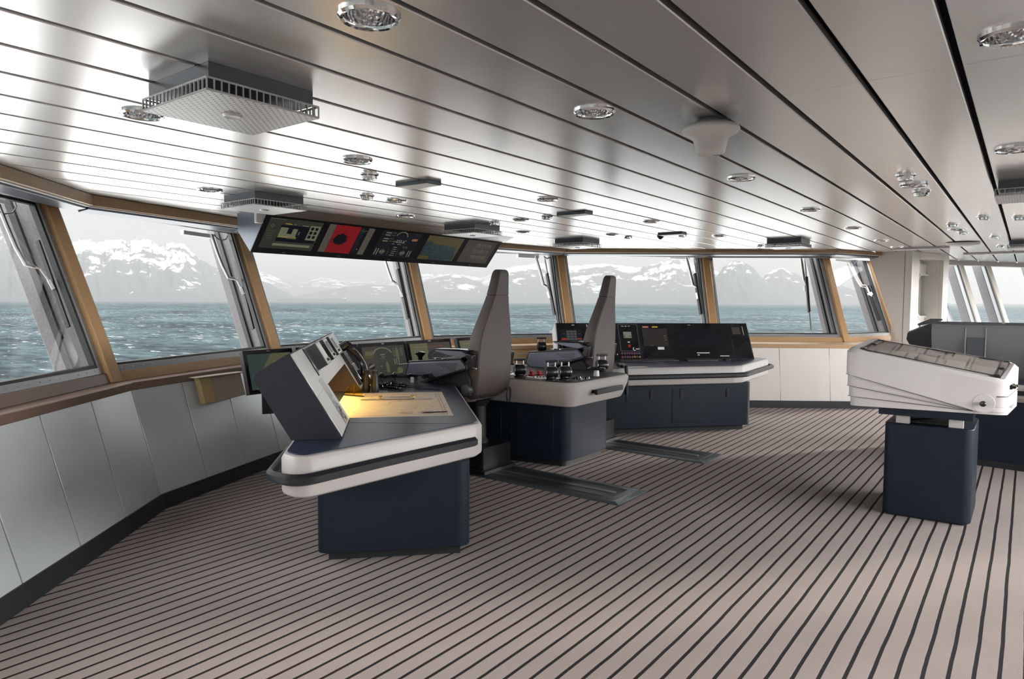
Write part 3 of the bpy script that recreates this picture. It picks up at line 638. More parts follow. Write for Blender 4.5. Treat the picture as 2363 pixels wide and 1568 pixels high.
def inset_poly(pts, d):
    n = len(pts); out = []
    A = sum(pts[i][0] * pts[(i + 1) % n][1] - pts[(i + 1) % n][0] * pts[i][1] for i in range(n)); sg = 1 if A > 0 else -1
    for i in range(n):
        p, a, b = Vector(pts[i][:2]), Vector(pts[i - 1][:2]), Vector(pts[(i + 1) % n][:2])
        d1, d2 = (p - a), (b - p)
        if d1.length < 1e-7: d1 = d2
        if d2.length < 1e-7: d2 = d1
        d1.normalize(); d2.normalize()
        n1, n2 = Vector((-d1.y, d1.x)) * sg, Vector((-d2.y, d2.x)) * sg; m = n1 + n2
        m = m / max(.4, m.dot(n1)) if m.length > 1e-6 else n1
        q = p + m * d; out.append((q.x, q.y))
    return out
out_l = rpoly([(-.012, -.29), (.10, -.425), (1.08, .40), (1.125, .50), (1.125, 3.05), (-.012, 3.05)], [.13, .14, .06, .06, 0, 0], 8)
base_l = rpoly([(.10, .29), (1.03, .28), (1.03, 3.0), (.10, 3.0)], [.05, .085, 0, 0], 8)
plin_l = rpoly([(.16, .36), (.97, .35), (.97, 2.95), (.16, 2.95)], 0)
desk_parts(desk, TD, out_l, base_l, plin_l, None)
# hand rail: stands off the band at the corner, let into it along the end
mb = MB(TD); zr = (.678, .738)
def path_ring(pts, w, z0, z1, m, mb):
    loops = []
    n = len(pts)
    for i, p in enumerate(pts):
        p = Vector(p); a = Vector(pts[max(0, i - 1)]); b = Vector(pts[min(n - 1, i + 1)]); d = (b - a).normalized(); nn = Vector((d.y, -d.x)); wi = w if not callable(w) else w(i)
        loops.append([(p.x, p.y, z0 + .01), (p.x, p.y, z1 - .01), (p.x + nn.x * wi * .3, p.y + nn.y * wi * .3, z1), (p.x + nn.x * wi, p.y + nn.y * wi, z1 - .016), (p.x + nn.x * wi, p.y + nn.y * wi, z0 + .016), (p.x + nn.x * wi * .3, p.y + nn.y * wi * .3, z0)])
    mb.loft(loops, m)
cl_ = rpoly([(-.05, .6), (-.05, -.32), (.095, -.465), (.50, -.098), (1.055, .372), (1.06, .376)], [0, .14, .16, .3, 0, 0], 8)
cl_ = [(-.012, .34), (-.04, .30)] + [p for p in cl_ if p[1] < .29 or p[0] > .5]
# pull the rail onto the band along the straight end
rail_pts = []
for p in cl_:
    rail_pts.append(p)
path_ring(rail_pts, .034, zr[0], zr[1], M['rail'], mb); mb.build('handrail', parent=desk)
mb = MB(TD); mb.beam((.285, .52, ZW + .0006), (1.09, .375, ZW + .0006), .008, .0012, M['black']); mb.build('worktop_seam', parent=desk)
# ---- slanted hood over the chart
PA, PA2, PA3, PA4, PB = (0, .82), (-.198, 1.16), (-.191, 1.195), (-.008, 1.303), (.277, .82)
fdir = Vector((.285, 0, -.483)).normalized(); fn = Vector((.861, 0, .508))
FPn = lambda v, t, h=0: Vector((PA4[0], v, PA4[1])) + fdir * t + fn * h     # hood face coordinates
HW = 2.56
def hood(root, T, v0, v1, legs, tband, facem, namep='hood'):
    (l0, l1), (r0, r1) = legs
    P5 = (PA4[0] + fdir.x * tband, PA4[1] + fdir.z * tband)
    mb = MB(T)
    for a, b in ((v0, l1), (r0, v1)):
        if b - a > .01: mb.loft([[(u, a, z) for u, z in (PA, PA2, PA3, PA4, PB)], [(u, b, z) for u, z in (PA, PA2, PA3, PA4, PB)]], M['hood'])
    if r0 > l1:
        up = [(-.13, 1.045), PA2, PA3, PA4, P5]
        mb.loft([[(u, l1, z) for u, z in up], [(u, r0, z) for u, z in up]], M['hood'])
        mb.loft([[(u, l1, z) for u, z in ((0, .82), (-.13, 1.045), (-.10, 1.06), (.03, .82))], [(u, r0, z) for u, z in ((0, .82), (-.13, 1.045), (-.10, 1.06), (.03, .82))]], M['hoodin'])
        for a in (l1, r0 - .004):
            mb.loft([[(u, a, z) for u, z in ((.03, .82), (-.1, 1.05), P5, (.270, .82))], [(u, a + .004, z) for u, z in ((.03, .82), (-.1, 1.05), P5, (.270, .82))]], M['hoodin'])
    return mb
S['grey2'] = emat('screen_dull', (.040, .036, .034)); M['hoodin'] = mat('brown_hood_lining', (.075, .042, .022), .35)
hd = hood(desk, TD, 0, HW, ((0, .60), (2.05, HW)), .29, None).build('instrument_hood', parent=desk, bevel=.004)
mb = MB(TD)
def fplate(mb, a, b, t0, t1, h0, h1, m): mb.loft([[FPn(a, t0, h0), FPn(b, t0, h0), FPn(b, t1, h0), FPn(a, t1, h0)], [FPn(a, t0, h1), FPn(b, t0, h1), FPn(b, t1, h1), FPn(a, t1, h1)]], m)
fplate(mb, .012, HW - .012, .008, .285, 0, .006, M['hoodface']); fplate(mb, .012, .60, .285, .548, 0, .006, M['hoodface']); fplate(mb, 2.05, HW - .012, .285, .548, 0, .006, M['hoodface'])
mb.build('hood_face', parent=hd, bevel=.002, seg=1)
for k_, v0 in enumerate((.50, .93, 1.33, 1.72)):
    mb = MB(TD); fplate(mb, v0, v0 + .32, .018, .182, .006, .010, M['steel'])
    if k_ < 3:
        fplate(mb, v0 + .06, v0 + .27, .02, .178, .006, .075, M['black'])
        fplate(mb, v0 + .072, v0 + .264, .024, .173, .075, .079, M['hoodface'])
        fplate(mb, v0 + .10, v0 + .24, .042, .13, .079, .0805, M['labelw'] if k_ == 0 else M['black'])
        fplate(mb, v0 + .13, v0 + .20, .142, .160, .079, .092, M['black'])
    else:
        fplate(mb, v0 + .05, v0 + .20, .03, .15, .006, .018, M['steel']); fplate(mb, v0 + .10, v0 + .12, .035, .145, .018, .020, M['black']); fplate(mb, v0 + .22, v0 + .28, .13, .155, .006, .04, M['black'])
    mb.build('recorder', parent=hd, bevel=.002, seg=1)
for k_ in range(12):
    mb = MB(TD); fplate(mb, .52 + k_ * .13, .56 + k_ * .13, .182, .196, .006, .012, M['labelw']); mb.build('push_button', parent=hd)
mb = MB(TD); fplate(mb, .45, .47, .012, .205, .006, .012, M['black']); mb.build('panel_edge', parent=hd)
mb = MB(TD); fplate(mb, .34, .50, .225, .535, .006, .009, M['steel'])
pl_ = Plate(mb, TD.inverted() @ (TD @ FPn(.36, .53, .009)), Vector((0, 1, 0)), -fdir, fn)
for r_ in range(9):
    for c_ in range(3):
        if (r_ + c_) % 4 != 3: pl_.rect(.01 + c_ * .045, .012 + r_ * .018, .042 + c_ * .045, .024 + r_ * .018, M['labelw'] if r_ > 5 or (r_ * 3 + c_) % 4 == 0 else (M['blind'] if (r_ + c_) % 2 else M['black']), .0008)
mb.build('switch_panel', parent=hd)
# warm chart lamp fitted under the hood
lm = MB(TD); lm.box((.02, 1.05, 1.075), (.10, .42, .02), M['black']); lm.box((.02, 1.05, 1.064), (.08, .38, .004), mat('lamp_lens', (1, .8, .4), .3, emit=(1, .58, .14), estr=6)); lm.build('chart_lamp', parent=hd)
la = bpy.data.objects.new('chart_lamp_light', bpy.data.lights.new('chart_lamp_light', 'AREA')); C.objects.link(la); la.data.energy = LAMP; la.data.color = (1, .60, .13); la.data.shape = 'RECTANGLE'; la.data.size = .12; la.data.size_y = 1.1; la.data.spread = math.radians(150)
la.matrix_world = TD @ Matrix.Translation((.03, 1.25, 1.058)) @ Matrix.Rotation(math.radians(-26), 4, 'Y'); la.parent = None
# handset hanging on the hood's far leg
hs = thing('telephone_handset', 'black curved telephone handset hung on the far leg of the chart desk hood', 'telephone', tuple(Lw(.2, 2.2, .9)), ANG)
mb = MB(TD); fplate(mb, 2.12, 2.40, .20, .52, .006, .035, M['black']); fplate(mb, 2.15, 2.37, .33, .48, .035, .045, M['steel']); fplate(mb, 2.2, 2.3, .40, .44, .045, .075, M['black']); mb.build('cradle', parent=hs, bevel=.006)
mb = MB(TD); pts = [FPn(2.22, .14 + .036 * k_, .072 + .042 * math.sin(PI * k_ / 10)) for k_ in range(11)]
mb.tube(pts, [.030, .040, .036, .026, .022, .021, .022, .026, .036, .040, .030], M['gloss'], 10); mb.tube([FPn(2.22, .16, .03), FPn(2.22, .16, .10)], .04, M['gloss'], 12); mb.tube([FPn(2.22, .48, .03), FPn(2.22, .48, .10)], .04, M['gloss'], 12); mb.build('handle', parent=hs)
mb = MB(TD); mb.tube([FPn(2.22, .13 + .04 * k_, .094 + .046 * math.sin(PI * k_ / 10)) for k_ in range(11)], .006, M['chrome'], 6); mb.build('chrome_strip', parent=hs)
# ---- things on the chart desk
T0 = ZW + .0006
mb = MB(TD); mb.prism([(.14, .70), (.955, .71), (.955, 1.91), (.15, 1.91)], ZW + .0002, ZW + .0012, M['paper'])
pp = Plate(mb, (0, 0, ZW + .0012), (1, 0, 0), (0, 1, 0), (0, 0, 1)); ink = M['chartink']
for a, b_, c_, d_2 in ((.17, .74, .92, .743), (.17, 1.87, .92, 1.873), (.17, .74, .173, 1.873), (.917, .74, .92, 1.873), (.19, .765, .9, .7665), (.897, .765, .9, 1.85)): pp.rect(a, b_, c_, d_2, ink, .0003)
for k_ in range(6): pp.rect(.72 + .02 * (k_ % 2), .80 + k_ * .022, .82, .808 + k_ * .022, ink, .0003)
for k_ in range(5): pp.rect(.60, .80 + k_ * .022, .69, .807 + k_ * .022, ink, .0003)
for k_ in range(14): pp.rect(.912, .78 + k_ * .08, .925, .784 + k_ * .08, ink, .0003)
rnd = random.Random(3)
for ci in range(9):
    pts = []; cx_, cy2, rr = rnd.uniform(.3, .8), rnd.uniform(1.0, 1.7), rnd.uniform(.08, .26)
    ph = rnd.random() * 6
    for k_ in range(26):
        t = ph + k_ * .17; r2 = rr * (1 + .25 * math.sin(3 * t + ci) + .12 * math.sin(7 * t)); pts.append((min(.89, max(.19, cx_ + r2 * math.cos(t))), min(1.85, max(.79, cy2 + r2 * math.sin(t)))))
    for (xa, ya), (xb, yb) in zip(pts[:-1], pts[1:]):
        d = Vector((xb - xa, yb - ya)); 
        if d.length < 1e-4: continue
        n_ = Vector((-d.y, d.x)).normalized() * .0011
        pp.poly([(xa - n_.x, ya - n_.y), (xb - n_.x, yb - n_.y), (xb + n_.x, yb + n_.y), (xa + n_.x, ya + n_.y)], ink, .0003)
for k_ in range(60):
    x_, y_ = rnd.uniform(.2, .88), rnd.uniform(.8, 1.84); pp.rect(x_, y_, x_ + .004, y_ + .008, ink, .0003)
o = mb.build('nautical_chart', smooth=0); tag(o, 'printed paper sea chart spread on the desk under the hood', 'chart')
def bar(mb, a, b, w, h, m, z=ZW + .002): mb.beam((a[0], a[1], z + h / 2), (b[0], b[1], z + h / 2), w, h, m)
ru = thing('rolling_ruler', 'brass and steel rolling parallel ruler lying across the sea chart', 'ruler', tuple(Lw(.62, 1.50, ZW)), ANG)
mb = MB(TD); bar(mb, (.44, 1.50), (.71, 1.495), .024, .020, M['steel'], ZW + .0045); mb.build('roller_bar', parent=ru, bevel=.006)
for qa_, qb_ in (((.30, 1.50), (.44, 1.50)), ((.71, 1.495), (.86, 1.49))): mb = MB(TD); bar(mb, qa_, qb_, .045, .004, M['lidglass'], ZW + .0025); mb.build('clear_blade', parent=ru)
mb = MB(TD); bar(mb, (.31, 1.485), (.4252, 1.485), .0012, .0005, M['black'], ZW + .0066)
for k_ in range(10): bar(mb, (.31 + k_ * .0128, 1.485), (.31 + k_ * .0128, 1.512), .0016, .0006, M['black'], ZW + .0068)
mb.build('scale_marks', parent=ru)
mb = MB(TD); bar(mb, (.73, 1.478), (.8425, 1.478), .0012, .0005, M['black'], ZW + .0066)
for k_ in range(10): bar(mb, (.73 + k_ * .0125, 1.478), (.73 + k_ * .0125, 1.505), .0016, .0006, M['black'], ZW + .0068)
mb.build('scale_marks', parent=ru)
for x_ in (.445, .46, .69, .705):
    mb = MB(TD); mb.lathe([(.012, -.006), (.016, -.003), (.016, .003), (.012, .006)], M['brass'], 14, (x_, 1.497, ZW + .019), (1, 0, 0)); mb.build('brass_wheel', parent=ru)
pr = thing('protractor', 'small amber see-through half-round protractor standing on the chart', 'protractor', tuple(Lw(.235, 1.72, ZW)), ANG)
mb = MB(TD); half = [(.235 + .075 * math.cos(t), 1.735 - .055 * math.cos(t) * 0.9, ZW + .008 + .085 * math.sin(t)) for t in [PI * k_ / 16 for k_ in range(17)]]
mb.ext(half, (.003, .004, 0), M['amber']); mb.build('half_disc', parent=pr)
mb = MB(TD); mb.beam((.155, 1.795, ZW + .006), (.315, 1.675, ZW + .006), .012, .010, M['black']); mb.build('foot_bar', parent=pr)
mb = MB(TD); c0 = Vector((.235, 1.7355, ZW + .01))
for t in (1.05, 1.57, 2.1): mb.tube([c0, c0 + Vector((.07 * math.cos(t), -.045 * math.cos(t), .08 * math.sin(t)))], .0012, M['brass'], 5)
mb.build('engraved_line', parent=pr)
pn = thing('pencil', 'dark pencil with yellow end lying on the near corner of the chart', 'pencil', tuple(Lw(.84, .81, ZW)), ANG)
mb = MB(TD); a_, b2 = Vector((.745, .815, ZW + .006)), Vector((.915, .835, ZW + .006)); mb.tube([a_, a_.lerp(b2, .15), b2], [.0008, .0042, .0042], M['black'], 6); mb.build('barrel', parent=pn)
mb = MB(TD); mb.tube([b2, b2.lerp(a_, -.06)], .0045, M['brass'], 8); mb.build('end_cap', parent=pn)
# binoculars standing on the desk
M['bino'] = mat('brown_black_rubber', (.022, .015, .012), .45)
bi = thing('binoculars', 'dark binoculars standing upright at the back of the chart', 'binoculars', tuple(Lw(.36, 2.02, ZW)), ANG)
for (x_, y_) in ((.322, 2.03), (.395, 1.985)):
    mb = MB(TD); mb.lathe([(.030, .0), (.033, .01), (.033, .05), (.027, .085), (.026, .125), (.020, .135), (.020, .165), (.023, .17), (.023, .185), (.010, .186)], M['bino'], 18, (x_, y_, ZW)); mb.build('barrel', parent=bi)
mb = MB(TD); mb.beam((.335, 2.02, ZW + .09), (.385, 1.99, ZW + .09), .02, .05, M['black']); mb.tube([(.358, 2.007, ZW + .05), (.358, 2.007, ZW + .14)], .009, M['steel'], 8); mb.build('hinge_bridge', parent=bi)
# handsets with coiled leads in a heap
def coil(mb, p0, p1, turns, r, tr, m, seg=10):
    p0, p1 = Vector(p0), Vector(p1); d = (p1 - p0); u_ = d.normalized().orthogonal().normalized(); w_ = d.normalized().cross(u_)
    mb.tube([p0 + d * (k_ / (turns * seg)) + (u_ * math.cos(2 * PI * k_ / seg) + w_ * math.sin(2 * PI * k_ / seg)) * r for k_ in range(turns * seg + 1)], tr, m, 5)
cb = thing('coiled_lead', 'heap of black coiled leads beside the binoculars on the desk', 'cable', tuple(Lw(.55, 2.2, ZW)), ANG)
mb = MB(TD); coil(mb, (.42, 2.25, ZW + .022), (.60, 2.10, ZW + .022), 14, .016, .005, M['gloss']); coil(mb, (.50, 2.30, ZW + .03), (.66, 2.18, ZW + .022), 12, .016, .005, M['gloss']); coil(mb, (.43, 2.16, ZW + .02), (.55, 2.30, ZW + .045), 10, .016, .005, M['gloss']); mb.build('coil', parent=cb)
mb = MB(TD); mb.tube([(.58, 2.1, ZW + .015), (.64, 2.04, ZW + .008), (.60, 1.98, ZW + .006), (.50, 1.99, ZW + .006)], .004, M['gloss'], 6); mb.tube([(.66, 2.18, ZW + .015), (.74, 2.16, ZW + .006), (.84, 2.06, ZW + .006), (.95, 2.02, ZW + .006)], .004, M['gloss'], 6); mb.build('straight_lead', parent=cb)
for k_, (x_, y_, lb) in enumerate(((.44, 2.42, 'short black joystick on the desk nearer the handset hood'), (.56, 2.45, 'short black joystick on the desk nearer the chair armrest'))):
    js = thing('joystick', lb, 'joystick', tuple(Lw(x_, y_, ZW)), ANG, 'desk joysticks')
    mb = MB(TD); mb.lathe([(.035, 0), (.035, .012), (.015, .03), (.010, .035)], M['black'], 14, (x_, y_, ZW)); mb.build('base', parent=js)
    mb = MB(TD); mb.lathe([(.008, .03), (.008, .065), (.022, .075), (.026, .10), (.018, .115), (.004, .12)], M['gloss'], 14, (x_, y_, ZW)); mb.build('knob', parent=js)
# desk lamp / small reader beside the armrest
rd = thing('desk_reader', 'low black arched magnifier on the desk below the near chair armrest', 'magnifier', tuple(Lw(.78, 2.35, ZW)), ANG)
mb = MB(TD); mb.ext([(.66, 2.46, ZW + .085), (.69, 2.43, ZW + .105), (.80, 2.33, ZW + .105), (.83, 2.30, ZW + .07), (.82, 2.31, ZW + .062), (.79, 2.34, ZW + .088), (.70, 2.42, ZW + .088), (.67, 2.45, ZW + .06)], (.10, .10, 0), M['gloss']); mb.build('arch', parent=rd, bevel=.004)
mb = MB(TD); mb.box((.75, 2.42, ZW + .035), (.03, .05, .07), M['blackm']); mb.box((.76, 2.42, ZW + .004), (.2, .12, .008), M['black']); mb.build('foot', parent=rd)
mb = MB(TD); mb.box((.715, 2.38, ZW + .055), (.03, .03, .05), M['frame']); mb.build('lens_block', parent=rd)

# ================================================================= starboard console (mirror of the chart desk)
XC = 5.88
def Tm(): return Matrix.Translation((2 * XC, 0, 0)) @ Matrix.Diagonal((-1, 1, 1, 1)) @ TD
TR_ = Tm(); Rw = lambda u, v, z=0: TR_ @ Vector((u, v, z))
rc = thing('instrument_console', 'long dark console with black sloping screens and pale band below the right-hand windows', 'console', tuple(Rw(.6, 1.3)), 0)
out_r = rpoly([(-.012, -.29), (.10, -.425), (1.10, .42), (1.15, .56), (1.42, 2.70), (-.012, 2.70)], [.10, .13, .10, .06, 0, 0], 8)
base_r = rpoly([(.14, .22), (1.05, .29), (1.24, 2.66), (.10, 2.66)], [.05, .07, 0, 0], 8)
plin_r = rpoly([(.2, .33), (.98, .36), (1.16, 2.6), (.16, 2.6)], 0)
desk_parts(rc, TR_, out_r, base_r, plin_r, None)
mb = MB(TR_); rp = rpoly([(-.05, .2), (-.05, -.32), (.09, -.48), (1.13, .40), (1.185, .56), (1.40, 2.25)], [0, .14, .16, .12, .1, 0], 8); rp = [(-.012, .24)] + [p for p in rp[1:]]
path_ring(rp, .034, zr[0], zr[1], M['rail'], mb); mb.build('handrail', parent=rc)
# cabinet doors on the inboard face
bA, bB = Vector((1.05, .29)), Vector((1.24, 2.66)); bt = (bB - bA).normalized(); bn = Vector((bt.y, -bt.x))
def face_quad(mb, T_, o2, t2, n2, s0, s1, z0, z1, h0, h1, m):
    q = lambda s, h, z: (o2.x + t2.x * s + n2.x * h, o2.y + t2.y * s + n2.y * h, z)
    mb.loft([[q(s0, h0, z0), q(s1, h0, z0), q(s1, h0, z1), q(s0, h0, z1)], [q(s0, h1, z0), q(s1, h1, z0), q(s1, h1, z1), q(s0, h1, z1)]], m)
def latch(root, T_, o2, t2, n2, s, z):
    mb = MB(T_); q = lambda s_, h, zz: (o2.x + t2.x * s_ + n2.x * h, o2.y + t2.y * s_ + n2.y * h, zz)
    ol = rpoly([(s - .021, z - .058), (s + .021, z - .058), (s + .021, z + .058), (s - .021, z + .058)], .0205, 6)
    mb.loft([[q(a, .004, b) for a, b in ol], [q(a, .014, b) for a, b in ol]], M['black']); 
    il = rpoly([(s - .008, z - .034), (s + .008, z - .034), (s + .008, z + .03), (s - .008, z + .03)], .0075, 5)
    mb.loft([[q(a, .014, b) for a, b in il], [q(a, .018, b) for a, b in il]], M['blackm']); mb.build('latch', parent=root)
for s0, s1, ls in ((.20, 1.05, (.32, .93)), (1.14, 2.0, (1.32, 1.90))):
    mb = MB(TR_); face_quad(mb, TR_, bA, bt, bn, s0, s1, .12, .535, .0, .005, M['navy']); dr = mb.build('cabinet_door', parent=rc, bevel=.002, seg=1)
    for s in ls: latch(dr, TR_, bA, bt, bn, s, .475)
# sloping black panel
hr = hood(rc, TR_, -.12, 2.58, ((-.12, 2.58), (2.58, 2.58)), .29, None).build('sloping_panel', parent=rc, bevel=.004)
mb = MB(TR_)
for a, b in ((-.105, .135), (.155, 1.43), (1.455, 1.735), (1.755, 2.565)): fplate(mb, a, b, .010, .553, 0, .004, M['gloss'])
mb.build('panel_glass', parent=hr, bevel=.001, seg=1)
mb = MB(TR_); mb.loft([[(u, 2.58, z) for u, z in (PA, PA2, PA3, PA4, PB)], [(u, 2.60, z) for u, z in (PA, PA2, PA3, PA4, PB)]], M['whitecover']); mb.build('end_cheek', parent=hr, bevel=.004)
def rplate(mb): return Plate(mb, FPn(0, 0, .0045), (0, 1, 0), fdir, fn)      # x = v, y = t
def rr(pt, v0, v1, t0, t1, m, h=.0006): pt.rect(v0, t0, v1, t1, m, h)
mb = MB(TR_); pt = rplate(mb); rr(pt, 2.23, 2.545, .09, .30, S['dk']); rr(pt, 2.245, 2.53, .105, .285, S['bg2'], .001)
for k_, (a, b) in enumerate(((2.455, 2.522), (2.405, 2.45), (2.355, 2.40), (2.31, 2.35), (2.25, 2.305))):
    for j_ in range(4):
        t0 = .12 + j_ * .038; c_ = S['grey'] if k_ in (1, 2, 3) else S['bg2']
        if j_ == 3 and k_ in (0, 4): c_ = S['redl']
        rr(pt, a, b, t0, t0 + .032, c_, .0015)
        if j_ == 1 and k_ in (0, 4): rr(pt, a + .01, b - .02, t0 + .012, t0 + .018, S['redl'], .002)
mb.build('screen', parent=hr)
def rlab(v0, v1, t0, t1, m, h=.0006):
    mb = MB(TR_); rr(rplate(mb), v0, v1, t0, t1, m, h); mb.build('label', parent=hr, smooth=0)
rlab(2.46, 2.53, .33, .352, M['labelw'])
for q in ((2.33, 2.336, .028, .042), (2.345, 2.352, .028, .042), (2.36, 2.366, .028, .042)): rlab(*q, M['labelw'])
mb = MB(TR_); pt = rplate(mb); pt.poly([(2.155, .025), (2.162, .025), (2.162, .060), (2.135, .060), (2.135, .054), (2.155, .054)], M['labelw']); mb.build('panel_emblem', parent=hr, smooth=0)
mb = MB(TR_); pt = rplate(mb); pt.arc(2.085, .042, .014, .019, -.6, 4.6, M['labelw']); pt.disc(2.085, .042, .007, M['labelw']); mb.build('panel_emblem', parent=hr, smooth=0)
mb = MB(TR_); pt = rplate(mb)                                        # alarm panel with little display and logo
for q in ((1.462, 1.728, .022, .026), (1.462, 1.728, .430, .434), (1.462, 1.466, .022, .434), (1.724, 1.728, .022, .434)): rr(pt, *q, M['frame'])
rr(pt, 1.555, 1.665, .14, .235, M['led']); rr(pt, 1.57, 1.60, .16, .162, M['black'], .001); rr(pt, 1.645, 1.655, .20, .225, M['black'], .001); rr(pt, 1.57, 1.58, .20, .225, M['black'], .001)
pt.poly([(1.66, .20), (1.62, .15), (1.618, .153), (1.658, .203)], M['black'], .001)
for k_ in range(3): rr(pt, 1.56 + k_ * .045, 1.59 + k_ * .045, .048, .056, M['labelw'])
rr(pt, 1.59, 1.62, .29, .305, M['labelw']); rr(pt, 1.585, 1.62, .335, .375, M['red'])
pt.arc(1.535, .400, .018, .027, -1.2, 1.9, M['labelw']); rr(pt, 1.475, 1.52, .396, .408, M['labelw'])
mb.build('alarm_display', parent=hr)
mb = MB(TR_); pt = rplate(mb); cols = [M['btnr'], M['btnb']]
for r_ in range(2):
    for c_ in range(8):
        v_, t_ = 1.722 - c_ * .0335, .470 + r_ * .055
        m_ = cols[c_ % 2] if not (r_ == 1 and c_ in (5, 7)) else M['btng']
        p_ = FPn(v_, t_, .0045); mb.lathe([(.0185, 0), (.0185, .007), (.015, .010)], M['btno'], 4, p_, fn); mb.lathe([(.0125, .008), (.0125, .016), (.008, .018)], m_, 10, p_, fn)
mb.build('push_button_block', parent=hr)
mb = MB(TR_); pt = rplate(mb); rr(pt, 1.05, 1.40, .09, .36, S['grey2']); rr(pt, 1.07, 1.11, .20, .21, S['ol'], .001); rr(pt, 1.07, 1.10, .23, .24, S['ol'], .001); rr(pt, 1.07, 1.10, .26, .27, S['ol'], .001); rr(pt, 1.35, 1.385, .12, .13, S['bg'], .001); rr(pt, 1.35, 1.385, .16, .17, S['bg'], .001); rr(pt, 1.27, 1.32, .335, .35, S['sand'], .001)
mb.build('screen', parent=hr)
for q in ((1.30, 1.385, .052, .078, M['labelr']), (1.31, 1.375, .058, .072, mat('label_pale_red', (.66, .30, .24), .5), .001), (1.17, 1.25, .056, .074, M['labely']), (1.125, 1.215, .372, .412, M['labelw']), (.50, .68, .458, .470, M['labelw']), (.645, .675, .488, .500, M['labelw']), (.23, .36, .505, .516, M['labelw']), (.70, .735, .03, .036, M['labelw'])): rlab(*q)
mb = MB(TR_); pt = rplate(mb); rr(pt, .33, .90, .10, .37, S['dk']); pt.arc(.83, .235, .022, .028, 0, 5.4, S['bg']); pt.arc(.50, .235, .018, .022, 0, 6.28, S['bg2'], .001)
for k_ in range(6): rr(pt, .36 + .085 * k_, .41 + .085 * k_, .15, .153, S['bg2'], .001)
rr(pt, .36, .87, .335, .337, S['bg2'], .001); mb.build('screen', parent=hr)
mb = MB(TR_); pt = rplate(mb); rr(pt, .0, .115, .065, .18, S['dim']); rr(pt, -.045, -.04, .055, .19, M['labelw']); rr(pt, .08, .12, .028, .045, S['bg'])
mb.build('screen', parent=hr)
# keyboards, mouse and papers lying on it
def kb(name, label, cat, u, v, w, l, m=M['black'], group=None, keys=True):
    t_ = thing(name, label, cat, tuple(Rw(u, v, ZW)), 0, group)
    mb = MB(TR_); mb.box((u, v, ZW + .009), (w, l, .018), m); mb.build('case', parent=t_, bevel=.005)
    if keys:
        mb = MB(TR_)
        for a in range(4):
            for b in range(11): mb.box((u - w * .36 + a * w * .22, v - l * .42 + b * l * .084, ZW + .021), (w * .17, l * .068, .006), M['blackm'])
        mb.build('keys', parent=t_)
    return t_
kb('keyboard', 'black keyboard below the middle of the big black screen', 'keyboard', .47, .72, .16, .42, group='console keyboards')
kb('keyboard', 'black keyboard below the screen with the white label', 'keyboard', .47, 1.24, .16, .40, group='console keyboards')
kb('keyboard', 'flat black keyboard nearest the second chair on the console edge', 'keyboard', .56, 1.62, .18, .46, group='console keyboards')
ms = kb('computer_mouse', 'small black mouse at the bare end of the right-hand console', 'mouse', .46, .36, .10, .06, M['gloss'], keys=False)
mp = thing('microphone', 'black desk microphone lying by the coloured push buttons', 'microphone', tuple(Rw(.40, 1.42, ZW)), 0)
mb = MB(TR_); mb.lathe([(.045, 0), (.045, .012), (.02, .03)], M['gloss'], 16, (.42, 1.42, ZW)); mb.build('base', parent=mp)
mb = MB(TR_); mb.tube([(.42, 1.42, ZW + .02), (.42, 1.44, ZW + .07), (.44, 1.40, ZW + .08), (.46, 1.32, ZW + .05)], .009, M['gloss'], 8); mb.build('neck', parent=mp)
hm = thing('hand_microphone', 'black hand microphone with strap dangling over the console edge behind the second chair', 'microphone', tuple(Rw(1.35, 1.95, .9)), 0)
mb = MB(TR_); mb.box((1.20, 2.0, ZW + .02), (.22, .06, .035), M['black']); mb.build('body', parent=hm, bevel=.01)
mb = MB(TR_); mb.tube([(1.28, 2.0, ZW + .03), (1.42, 2.0, ZW + .02), (1.455, 2.0, .78), (1.46, 2.0, .62), (1.46, 2.0, .52)], .022, M['rubber'], 8); mb.build('strap', parent=hm)
mb = MB(TR_); mb.tube([(1.46, 2.0, .52), (1.46, 2.01, .46), (1.46, 2.0, .40), (1.46, 1.985, .46), (1.46, 2.0, .52)], .006, M['rubber'], 6); mb.build('loop', parent=hm)
mb = MB(TR_); mb.prism([(1.22, 1.72), (1.30, 1.70), (1.33, 1.98), (1.25, 2.0)], ZW + .0005, ZW + .0035, M['labelw']); o = mb.build('note_pad', smooth=0); tag(o, 'thin white paper slip at the console edge behind the second chair', 'paper')

# ================================================================= centre console between the chairs
cc = thing('centre_console', 'dark central pod with deep pale rim standing between the two chairs', 'console', (5.88, 4.3, 0), 0)
ZC = .845
def mirx(pts): return pts + [(2 * XC - x, y) for x, y in reversed(pts)]
oc = mirx([(5.14, 5.35), (5.24, 4.10), (5.30, 3.36), (5.42, 3.29)])
oc = rpoly([(5.12, 5.35), (5.22, 4.10), (5.30, 3.285), (2 * XC - 5.30, 3.285), (2 * XC - 5.22, 4.10), (2 * XC - 5.12, 5.35)], [0, .3, .16, .16, .3, 0], 8)
bc = rpoly([(5.22, 5.3), (5.35, 4.1), (5.475, 3.47), (2 * XC - 5.475, 3.47), (2 * XC - 5.35, 4.1), (2 * XC - 5.22, 5.3)], [0, .2, .10, .10, .2, 0], 8)
mb = MB(); mb.loft([[(p[0], p[1], z) for p in inset_poly(oc, d)] for z, d in ((.60, .10), (.612, .075), (.65, .055), (.76, .012), (ZC - .03, 0), (ZC - .008, .016), (ZC - .002, .03))], M['band']); mb.build('rim', parent=cc)
mb = MB(); mb.prism(inset_poly(oc, .03), ZC - .014, ZC + .002, M['blackm']); mb.build('control_top', parent=cc)
mb = MB(); mb.prism(bc, .06, .62, M['navy']); mb.build('base_cabinet', parent=cc, bevel=.004)
